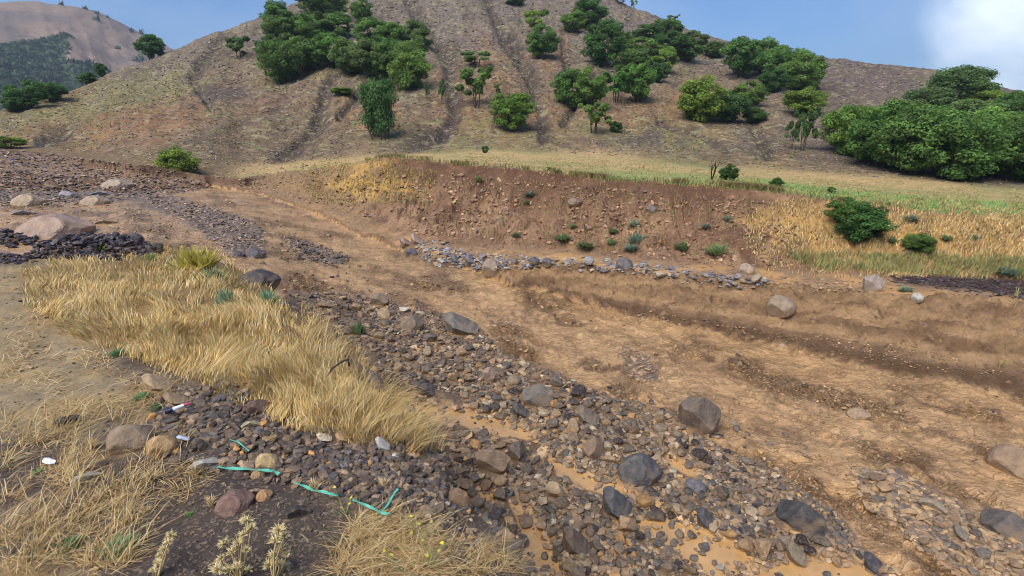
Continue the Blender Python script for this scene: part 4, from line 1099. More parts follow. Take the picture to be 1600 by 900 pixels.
# black heap in front of the big boulder: stones piled in a low ridge
def heap(P, n, seed, crest, name, label, pal, lo_, hi_):
    (x, y, z), pp = ground_pts(P, n, seed)
    g = np.random.default_rng(seed)
    s_ = sizes((x, y, z), lo_, hi_, seed)
    sdp = poly_sd(pp[:, 0], pp[:, 1], P)
    z = z + np.clip(sdp / 14, 0, 1) * crest * g.random(len(x)) ** .6
    scatter_rocks(name, label, (x, y, z), s_, pal, seed + 1, .3)
heap([(35, 402), (62, 386), (100, 374), (160, 370), (215, 376), (248, 392), (230, 404), (120, 406)], 560, 31, .22, 'black_stone_heap', 'heap of black wet stones in front of the big boulder', 'black', 8, 15)
heap([(0, 360), (30, 362), (56, 372), (62, 380), (20, 386), (0, 384)], 160, 33, .14, 'small_black_heap', 'smaller black stone heap at the left picture edge', 'black', 7, 13)
heap([(0, 398), (40, 398), (60, 408), (20, 412), (0, 412)], 100, 35, .08, 'low_black_gravel', 'low patch of black gravel left of the grass', 'black', 7, 12)
for k_, (P, n, lo_, hi_, pal, nm, lb) in enumerate([
  (PATCHES[0], 330, 4, 12, 'dark', 'island_gravel', 'small dark gravel island in the upper muddy flow'),
  (PATCHES[1], 150, 5, 13, 'mudded', 'mid_flow_gravel', 'mud coated gravel patch in the middle of the flow'),
  ([(1322, 734), (1400, 740), (1500, 792), (1598, 845), (1598, 899), (1520, 899), (1420, 843), (1358, 795)], 1300, 6, 20, 'mudded', 'streak_gravel', 'flat muddy stones of the lower right gravel streak'),
  ([(690, 390), (800, 402), (950, 406), (1080, 420), (1200, 437), (1190, 452), (1080, 442), (950, 424), (850, 416), (760, 420), (690, 406)], 700, 4, 13, 'pale', 'terrace_stones', 'grey stones in a long line on the far terrace'),
  ([(1180, 432), (1360, 440), (1400, 452), (1360, 458), (1200, 450)], 260, 3, 9, 'mudded', 'terrace_gravel', 'muddy gravel on the terrace flat near the far bank'),
  ([(1385, 430), (1450, 430), (1599, 438), (1599, 466), (1500, 452), (1400, 440)], 700, 3, 9, 'black', 'black_terrace_gravel', 'band of black debris at the foot of the grassy bank'),
  ([(430, 240), (560, 280), (520, 330), (470, 310), (380, 290), (330, 284)], 500, 3, 8, 'bank', 'hummock_gravel', 'stones strewn over the low hummocks beside the upper flow'),
  ([(830, 475), (1000, 500), (1200, 520), (1440, 545), (1590, 590), (1400, 570), (1150, 510), (900, 470)], 500, 2.5, 7, 'flow', 'cut_gravel', 'gravel layer showing in the cut terrace face'),
  ([(650, 376), (700, 380), (740, 400), (790, 420), (700, 416), (650, 402)], 260, 5, 13, 'pale', 'terrace_head_stones', 'stone pile at the upstream head of the terrace'),
  ]):
    pts, pp = ground_pts(P, n, 70 + k_, 3)
    scatter_rocks(nm, lb, pts, sizes(pts, lo_, hi_, 80 + k_), pal, 90 + k_, .38, hi_ < 12, .35, flat=.75)
# stones carried in the flow, all coated in mud
FLOWP = [(1000, 505), (1200, 545), (1400, 595), (1599, 628), (1599, 840), (1500, 790), (1400, 735), (1320, 730), (1380, 880), (1290, 790), (1130, 700), (1040, 640), (940, 612), (860, 575), (760, 510), (700, 480), (600, 455), (470, 450), (420, 400), (340, 300), (470, 335), (560, 375), (680, 425), (800, 455)]
def flow_rej(a, b, g):
    x, y, z, ok = hit(a, b); z_, q_ = base(x, y); _d, m_ = disp(x, y, z_, q_, True)
    return (g.random(len(a)) > sstep(.35, .95, m_['chop']) * .9 + .02) | rej_occ(a, b)
pts, pp = ground_pts(FLOWP, 12000, 38, 0, flow_rej)
scatter_rocks('flow_stones', 'mud coated stones dragged along in the flow', pts, sizes(pts, 2.5, 11, 39, 2.6), 'flow', 40, .55, True, .4, flat=.6)
# the bank: stones sticking out of the earth
BANKP = [(600, 262), (700, 270), (900, 290), (1100, 305), (1250, 320), (1240, 420), (1100, 412), (900, 394), (700, 382), (620, 350), (540, 330), (520, 290)]
def clump_rej(uu, vv, g):
    return g.random(len(uu)) > .25 + .9 * sstep(-.2, .5, fbm(uu, vv, 50, 3, 411))
pts, pp = ground_pts(BANKP, 4600, 41, 0, clump_rej)
scatter_rocks('bank_stones', 'tan and brown stones sticking out of the earth bank', pts, sizes(pts, 2.4, 11, 42, 2.6), 'bank', 43, .35, True)
# embankment: dark stones and pebbles
EMB = [([(225, 650), (300, 600), (380, 610), (450, 660), (560, 690), (650, 690), (700, 720), (730, 800), (640, 800), (560, 780), (430, 750), (330, 730), (240, 700)], 1500, 10, 24, 'dark', 'embankment_stones', 'dark stones and rubble on the embankment below the grass'),
       ([(560, 700), (690, 700), (720, 790), (780, 880), (700, 850), (600, 800)], 620, 7, 18, 'river', 'embankment_pebbles', 'mixed grey and tan pebbles at the embankment corner')]
for k_, (P, n, lo_, hi_, pal, nm, lb) in enumerate(EMB):
    pts, pp = ground_pts(P, n, 110 + k_, 8, lambda a, b, g: rej_occ(a, b))
    scatter_rocks(nm, lb, pts, sizes(pts, lo_, hi_, 120 + k_, 2), pal, 130 + k_, .3)
pts, pp = ground_pts([(0, 420), (300, 560), (600, 690), (760, 790), (830, 899), (0, 899)], 5200, 140, 0, lambda a, b, g: rej_occ(a, b) | (g.random(len(a)) > .3 + .7 * sstep(150, 330, a)))
scatter_rocks('soil_grit', 'small grit and chips lying on the dark foreground soil', pts, sizes(pts, 2, 9, 141, 3.2), 'dark', 142, .35, True)

# ------------------------------------------------------------------ grass and straw
def blades(name, label, pts, h, lean, width, cols, seed, spread=.35, m_=None, lie=0.0, bend=.55, cat='grass', kind_='stuff', parent=None):
    """grass blades: three faces each, bent over along lean"""
    g = np.random.default_rng(seed)
    x, y, z = pts; n = len(x)
    h = h * g.uniform(.6, 1.25, n)
    dx = lean[0] + g.normal(0, spread, n); dy = lean[1] + g.normal(0, spread, n)
    if lie: 
        a = g.uniform(0, 2 * math.pi, n); dx = dx * .6 + np.cos(a) * lie; dy = dy * .6 + np.sin(a) * lie
    th = g.uniform(0, math.pi, n); wx = np.cos(th) * width * .5; wy = np.sin(th) * width * .5
    up = h if not lie else h * g.uniform(.03, .35, n)
    def P(t, zt, w):
        return np.stack([x + dx * h * t + wx * w, y + dy * h * t + wy * w, z + up * zt], 1)
    V = np.stack([P(0, -.03, 1), P(0, -.03, -1), P(bend * .42, .6, .8), P(bend * .42, .6, -.8), P(1 * bend + .1, 1.0, 0)], 1).reshape(-1, 3)
    b = np.arange(n)[:, None] * 5
    T = np.concatenate([b + np.array([0, 1, 3]), b + np.array([0, 3, 2]), b + np.array([2, 3, 4])], 1).reshape(-1, 3)
    cs = np.array([c_[0] for c_ in cols]); w = np.array([c_[1] for c_ in cols], float); w /= w.sum()
    col = np.repeat(cs[g.choice(len(cs), n, p=w)] * g.uniform(.75, 1.25, (n, 1)), 5, 0) * .85
    me = tri_mesh(name, V, T, col, True, m_ or M_grass)
    if kind_ is None: return link(name, me, parent)
    return link(name, me, parent, kind=kind_, label=label, category=cat)
GOLD = [(lin(252, 218, 146), 5), (lin(242, 202, 124), 4), (lin(255, 232, 180), 3), (lin(206, 158, 92), 1.6), (lin(166, 160, 96), .6)]
STRAW = [(lin(226, 196, 138), 4), (lin(206, 170, 112), 3), (lin(240, 216, 166), 2), (lin(164, 130, 84), 1.5), (lin(130, 134, 84), .5)]
TURF = [(lin(196, 178, 118), 4), (lin(160, 160, 96), 2), (lin(206, 176, 116), 3), (lin(136, 152, 88), .8)]
GREENT = [(lin(132, 172, 84), 4), (lin(112, 152, 72), 3), (lin(170, 180, 104), 2), (lin(206, 186, 120), .8)]
G1 = [(36, 424), (110, 404), (200, 398), (330, 388), (372, 418), (425, 458), (472, 520), (540, 590), (630, 645), (670, 690), (640, 700), (560, 690), (470, 672), (400, 640), (330, 600), (220, 560), (120, 520), (40, 470)]
def gr_rej(a, b, g):
    d = sstep(-.55, .25, fbm(a, b * 1.6, 45, 4, 420)); return (g.random(len(a)) > .02 + .98 * d)
pts, pp = ground_pts(G1, 44000, 150, 10, gr_rej)
dist = np.hypot(pts[0], pts[1])
hgt = .135 * (.72 + 1.0 * fbm(pp[:, 0], pp[:, 1], 40, 3, 421)) * np.clip(.55 + .45 * (poly_sd(pp[:, 0], pp[:, 1], G1) / 30), .35, 1)
sw = fbm(pts[0], pts[1], .8, 3, 422)
blades('golden_grass', 'tall dry golden grass covering the embankment top', pts, np.clip(hgt, .06, .4), (.25 + 2.0 * sw, -.2 + 2.0 * fbm(pts[0], pts[1], .8, 3, 423)), (.0022 + .0007 * dist), GOLD, 151, .5)
# grass hanging over the embankment edge
pts, pp = ground_pts([(470, 480), (540, 540), (600, 600), (668, 655), (690, 710), (640, 705), (560, 680), (500, 650), (470, 600)], 7500, 152, 6, lambda a, b, g: g.random(len(a)) > sstep(-.5, .4, fbm(a, b, 30, 3, 437)))
blades('drooping_grass', 'long pale straw drooping over the embankment edge', pts, np.full(len(pts[0]), .17), (.55 + 1.3 * fbm(pts[0], pts[1], .5, 3, 435), -.4 + 1.3 * fbm(pts[0], pts[1], .5, 3, 436)), .004, GOLD[:3] + [(lin(186, 150, 100), 3)], 153, .5, bend=.9)
def flat_rej(a, b, g):
    return g.random(len(a)) > sstep(-.25, .45, fbm(a, b * 1.8, 70, 4, 424)) * .95 + .04
pts, pp = ground_pts([(0, 430), (90, 430), (230, 560), (330, 610), (300, 640), (220, 690), (320, 740), (260, 800), (210, 860), (180, 899), (0, 899)], 11000, 154, 10, flat_rej)
blades('flattened_straw', 'flattened straw lying over the soil at the left', pts, np.full(len(pts[0]), .13), (.3, .12), .0026 + .0006 * np.hypot(pts[0], pts[1]), STRAW, 155, .3, lie=.8, bend=1.0)
pts, pp = ground_pts([(0, 650), (120, 640), (300, 690), (250, 780), (210, 860), (160, 899), (0, 899)], 2000, 156, 10, flat_rej)
blades('straw_stalks', 'thin dry stalks standing in the left foreground', pts, np.full(len(pts[0]), .12), (.5, .25), .0030, STRAW, 157, .6, bend=.9)
pts, pp = ground_pts([(520, 899), (545, 830), (580, 800), (640, 815), (700, 850), (760, 860), (830, 899)], 3400, 158, 12, lambda a, b, g: g.random(len(a)) > .25 + .8 * sstep(-.4, .3, fbm(a, b, 40, 3, 425)))
blades('edge_straw', 'matted straw at the bottom edge of the embankment', pts, np.full(len(pts[0]), .15), (.2, .0), .0032, STRAW, 159, .7, lie=.6, bend=1)
for k_, (P, n, h_, cols, nm, lb) in enumerate([
  ([(600, 246), (800, 262), (1000, 282), (1200, 298), (1599, 345), (1599, 300), (1200, 272), (1000, 254), (800, 240), (620, 240)], 20000, .04, TURF, 'meadow_grass', 'short yellow green grass of the meadow above the bank'),
  ([(880, 274), (1100, 290), (1200, 298), (1400, 323), (1599, 342), (1599, 320), (1400, 306), (1200, 289), (1100, 284)], 6000, .04, GREENT, 'green_meadow_strip', 'bright green grass strip along the bank crest'),
  ([(1165, 345), (1250, 312), (1330, 322), (1599, 350), (1599, 434), (1450, 426), (1290, 416), (1200, 395)], 17000, .10, [(lin(226, 188, 126), 4), (lin(236, 208, 150), 3), (lin(200, 156, 104), 3), (lin(150, 148, 88), 1.6), (lin(130, 100, 72), 1)], 'bank_grass', 'orange golden grass on the right part of the bank'),
  ([(1230, 400), (1400, 400), (1599, 410), (1599, 436), (1450, 428), (1280, 420)], 6000, .13, [(lin(150, 156, 96), 4), (lin(178, 172, 112), 3), (lin(200, 164, 100), 2)], 'bank_foot_grass', 'pale green tall grass at the foot of the right bank'),
  ([(470, 262), (560, 250), (620, 262), (680, 290), (650, 310), (560, 318), (500, 300)], 4200, .07, [(lin(206, 164, 88), 4), (lin(184, 170, 96), 2), (lin(150, 158, 84), 1.6)], 'hummock_grass', 'yellow grass tufts over the low hummocks at the bank end'),
  ([(640, 268), (900, 290), (1180, 312), (1200, 400), (900, 390), (700, 370), (620, 330)], 3600, .09, [(lin(170, 140, 90), 4), (lin(140, 130, 84), 3), (lin(120, 134, 84), 1)], 'bank_wisps', 'thin wisps of dry grass on the bare earth bank'),
  ]):
    def rj(a, b, g, k_=k_): return g.random(len(a)) > .08 + .95 * sstep(-.4, .35, fbm(a, b * 2, 45, 4, 430 + k_))
    if nm == 'bank_grass': n = 26000; h_ = .065
    pts, pp = ground_pts(P, n, 160 + k_, 26 if nm in ('bank_grass', 'hummock_grass') else 4, rj)
    blades(nm, lb, pts, np.full(len(pts[0]), h_), (.25, -.1), .0016 * np.hypot(pts[0], pts[1]) * (.8 if k_ > 1 else .7), cols, 170 + k_, .45)
# fringe of turf overhanging the bank crest
g = np.random.default_rng(180)
th_ = g.uniform(math.radians(-14), math.radians(34), 9000)
rr_ = np.interp(th_, TH, RR[8]) + g.uniform(-.05, .10, len(th_))
x = rr_ * np.sin(th_); y = rr_ * np.cos(th_); kp = g.random(len(x)) < .05 + .8 * sstep(-.1, .5, fbm(x, y, .8, 3, 450)); x = x[kp]; y = y[kp]; z = surf(x, y)
blades('turf_fringe', 'dry grass fringe along the crumbling bank crest', (x, y, z), np.full(len(x), .12), (0, -.5), .022, TURF[:3], 181, .5, bend=.8)

def rail_pts(n, a0, a1, q0, q1, seed):
    g = np.random.default_rng(seed); t = g.uniform(math.radians(a0), math.radians(a1), n); qv = g.uniform(q0, q1, n)
    k_ = np.floor(qv).astype(int); f = qv - k_
    i_ = np.clip(((t + math.pi) / (2 * math.pi) * (len(TH) - 1)).astype(int), 0, len(TH) - 1)
    rr = RR[k_, i_] * (1 - f) + RR[np.minimum(k_ + 1, NR - 1), i_] * f
    x = rr * np.sin(t); y = rr * np.cos(t); return x, y, surf(x, y)
pts = rail_pts(2600, -24, 30, 2.0, 3.6, 460)
scatter_rocks('embankment_face_stones', 'stones lodged in and below the embankment face', pts, np.random.default_rng(461).uniform(.012, .05, 2600), 'river', 462, .35)
pts = rail_pts(5200, 39.5, 54, 6.2, 8.0, 463)
blades('outer_bank_grass', 'golden grass going on along the right bank', pts, np.full(5200, .07), (.25, -.1), .016, GOLD, 464, .45)
# low tussocks and loose scree on the hill
def tussocks(name, label, pts, s_, cols, seed, nb=7, flat=.7):
    g = np.random.default_rng(seed); x, y, z = pts; n = len(x)
    a = g.uniform(0, 2 * math.pi, (n, nb)); rad = g.uniform(.2, 1, (n, nb)) * s_[:, None]
    cx = x[:, None] + np.cos(a) * rad * .5; cy = y[:, None] + np.sin(a) * rad * .5; cz = np.repeat(z[:, None], nb, 1)
    b = a + g.normal(0, .6, (n, nb)); w = s_[:, None] * .42
    p0 = np.stack([cx - np.sin(b) * w, cy + np.cos(b) * w, cz - .02 * s_[:, None]], -1)
    p1 = np.stack([cx + np.sin(b) * w, cy - np.cos(b) * w, cz - .02 * s_[:, None]], -1)
    p2 = np.stack([cx + np.cos(b) * rad * .7, cy + np.sin(b) * rad * .7, cz + flat * s_[:, None] * g.uniform(.5, 1.2, (n, nb))], -1)
    V = np.stack([p0, p1, p2], 2).reshape(-1, 3); T = np.arange(len(V)).reshape(-1, 3)
    cs = np.array([c_[0] for c_ in cols]); wt_ = np.array([c_[1] for c_ in cols], float); wt_ /= wt_.sum()
    col = np.repeat(cs[g.choice(len(cs), n, p=wt_)] * g.uniform(.8, 1.2, (n, 1)), nb * 3, 0) * .8
    return link(name, tri_mesh(name, V, T, col, True, M_grass), kind='stuff', label=label, category='grass')
HILLP = [(0, 184), (133, 136), (283, 79), (400, 36), (465, 9), (480, 0), (960, 0), (1040, 36), (1147, 72), (1270, 92), (1400, 107), (1599, 146), (1599, 290), (1400, 282), (1200, 264), (1000, 248), (800, 234), (600, 242), (450, 256), (330, 264), (150, 240), (0, 222)]
def hrj(a, b, g): return g.random(len(a)) > .1 + .95 * sstep(-.35, .45, fbm(a, b * 1.2, 70, 5, 440)) * (1 - .45 * sstep(150, 30, b))
pts, pp = ground_pts(HILLP, 26000, 190, 0, hrj)
tussocks('hill_tussocks', 'small yellow green tussocks dotted over the hillside', pts, sizes(pts, 2, 6.5, 191, 2.2), [(lin(196, 186, 120), 4), (lin(166, 166, 108), 3), (lin(214, 194, 138), 2), (lin(120, 134, 86), 1.4), (lin(176, 148, 112), 2)], 192)
pts, pp = ground_pts(HILLP, 16000, 193, 0, lambda a, b, g: g.random(len(a)) > .2 + .9 * sstep(-.2, .5, fbm(a, b * 1.2, 55, 4, 441)) + .35 * sstep(150, 30, b))
scatter_rocks('hill_scree', 'loose grey scree lying on the hillside', pts, sizes(pts, 2, 6, 194, 2.2), 'scree', 195, .3, True)

# ------------------------------------------------------------------ trees
def tube(p0, p1, r0, r1, seg=6):
    p0, p1 = Vector(p0), Vector(p1); d = (p1 - p0); ax = d.normalized()
    a = ax.orthogonal().normalized(); b = ax.cross(a)
    V = []
    for p, r_ in ((p0, r0), (p1, r1)):
        for k_ in range(seg):
            t = 2 * math.pi * k_ / seg; V.append(p + (a * math.cos(t) + b * math.sin(t)) * r_)
    T = []
    for k_ in range(seg):
        k2 = (k_ + 1) % seg; T += [(k_, k2, seg + k2), (k_, seg + k2, seg + k_)]
    return [tuple(q) for q in V], T
def tubes_mesh(name, segs, m_):
    V, T = [], []
    for s_ in segs:
        a, b = tube(*s_); o = len(V); V += a; T += [tuple(i + o for i in t) for t in b]
    me = bpy.data.meshes.new(name); me.from_pydata(V, [], T); me.materials.append(m_)
    for p in me.polygons: p.use_smooth = True
    return me
def crown_mesh(seed, nclump, nleaf, leaf, shape='round', dense=1.0):
    g = np.random.default_rng(seed)
    cl = []
    while len(cl) < nclump:
        p = g.uniform(-1, 1, 3)
        if shape == 'round':
            rr = (p[0] ** 2 + p[1] ** 2) ** .5
            if rr ** 2 + (p[2]) ** 2 > 1 or rr ** 2 + p[2] ** 2 < .25: continue
            wid = .40 * (1 - .18 * max(0, -p[2]))
            c_ = (p[0] * wid, p[1] * wid, .49 + p[2] * .40 + (.0 if dense == 1 else -.05)); rad = g.uniform(.075, .13) if dense == 1 else g.uniform(.08, .13)
        elif shape == 'column':
            if p[0] ** 2 + p[1] ** 2 > 1: continue
            c_ = (p[0] * .36, p[1] * .36, .54 + p[2] * .36); rad = g.uniform(.10, .15)
        else:   # open, ragged
            if p[0] ** 2 + p[1] ** 2 > 1 or abs(p[2]) > .95: continue
            c_ = (p[0] * .40, p[1] * .40, .58 + p[2] * .34); rad = g.uniform(.07, .14)
        cl.append((*c_, rad, g.uniform(.72, 1.28)))
    cl = np.array(cl)
    k_ = g.choice(len(cl), nleaf, p=cl[:, 3] ** 2 / (cl[:, 3] ** 2).sum())
    d = g.normal(size=(nleaf, 3)); d /= np.linalg.norm(d, axis=1)[:, None]
    rad = cl[k_, 3] * g.uniform(.45, 1.08, nleaf) ** .7
    ctr = cl[k_, :3] + d * rad[:, None] * np.array([1.15, 1.15, .8])
    nrm = d * .8 + g.normal(0, .45, (nleaf, 3)) + np.array([0, 0, .45]); nrm /= np.linalg.norm(nrm, axis=1)[:, None]
    t1 = np.cross(nrm, g.normal(size=(nleaf, 3))); t1 /= np.linalg.norm(t1, axis=1)[:, None]
    t2 = np.cross(nrm, t1)
    L_ = leaf * g.uniform(.6, 1.4, nleaf)[:, None]
    V = np.stack([ctr - t1 * L_, ctr - t2 * L_ * .55, ctr + t1 * L_ - nrm * L_ * .3, ctr + t2 * L_ * .55], 1).reshape(-1, 3)
    b = np.arange(nleaf)[:, None] * 4
    Q = (b + np.arange(4)).reshape(-1)
    col = lin(102, 134, 68)[None] * (cl[k_, 4] * g.uniform(.8, 1.2, nleaf))[:, None]
    col[:, 0] *= g.uniform(.85, 1.25, nleaf)
    me = make_mesh('crown', V, Q, np.full(nleaf, 4), np.repeat(col, 4, 0), True, M_leaf)
    return me, cl
def tree_proto(seed, shape, stems, nclump, nleaf, leaf):
    me, cl = crown_mesh(seed, nclump, nleaf, leaf, shape, 2 if nclump > 60 else 1)
    g = random.Random(seed); segs = []
    for s_ in range(stems):
        a = 2 * math.pi * s_ / stems + g.uniform(-.5, .5); rb = .0 if stems == 1 else .05
        if shape == 'column': rb = .16
        p = Vector((rb * math.cos(a), rb * math.sin(a), -.06)); th = .035 / math.sqrt(stems)
        top = Vector((rb * 2.2 * math.cos(a), rb * 2.2 * math.sin(a), .42))
        mid = (p + top) * .5 + Vector((g.uniform(-.02, .02), g.uniform(-.02, .02), 0))
        segs += [(p, mid, th, th * .75), (mid, top, th * .75, th * .5)]
        for q in sorted(cl, key=lambda q: (q[0] - top.x) ** 2 + (q[1] - top.y) ** 2)[:max(4, 10 // stems)]:
            segs.append((mid.lerp(top, g.uniform(.2, 1)), Vector(q[:3]), th * .42, th * .12))
    return me, tubes_mesh('trunk', segs, M_bark)
TP = {}
for k_ in range(5): TP['oak%d' % k_] = tree_proto(2000 + k_, 'round', 4, 58, 10500, .0225)
for k_ in range(3): TP['big%d' % k_] = tree_proto(2050 + k_, 'round', 4, 80, 16000, .019)
TP['column'] = tree_proto(2101, 'column', 5, 90, 12000, .022)
for k_ in range(2): TP['open%d' % k_] = tree_proto(2110 + k_, 'open', 3, 13, 2000, .034)
for k_ in range(2): TP['shrub%d' % k_] = tree_proto(2120 + k_, 'round', 6, 78, 12000, .022)
CAT = {'o': 'tree', 's': 'shrub'}
DK, MDC, LT, YL, GY = (.66, .72, .72), (.9, .95, .85), (1.2, 1.15, .95), (1.65, 1.3, .95), (1.05, .95, 1.15)
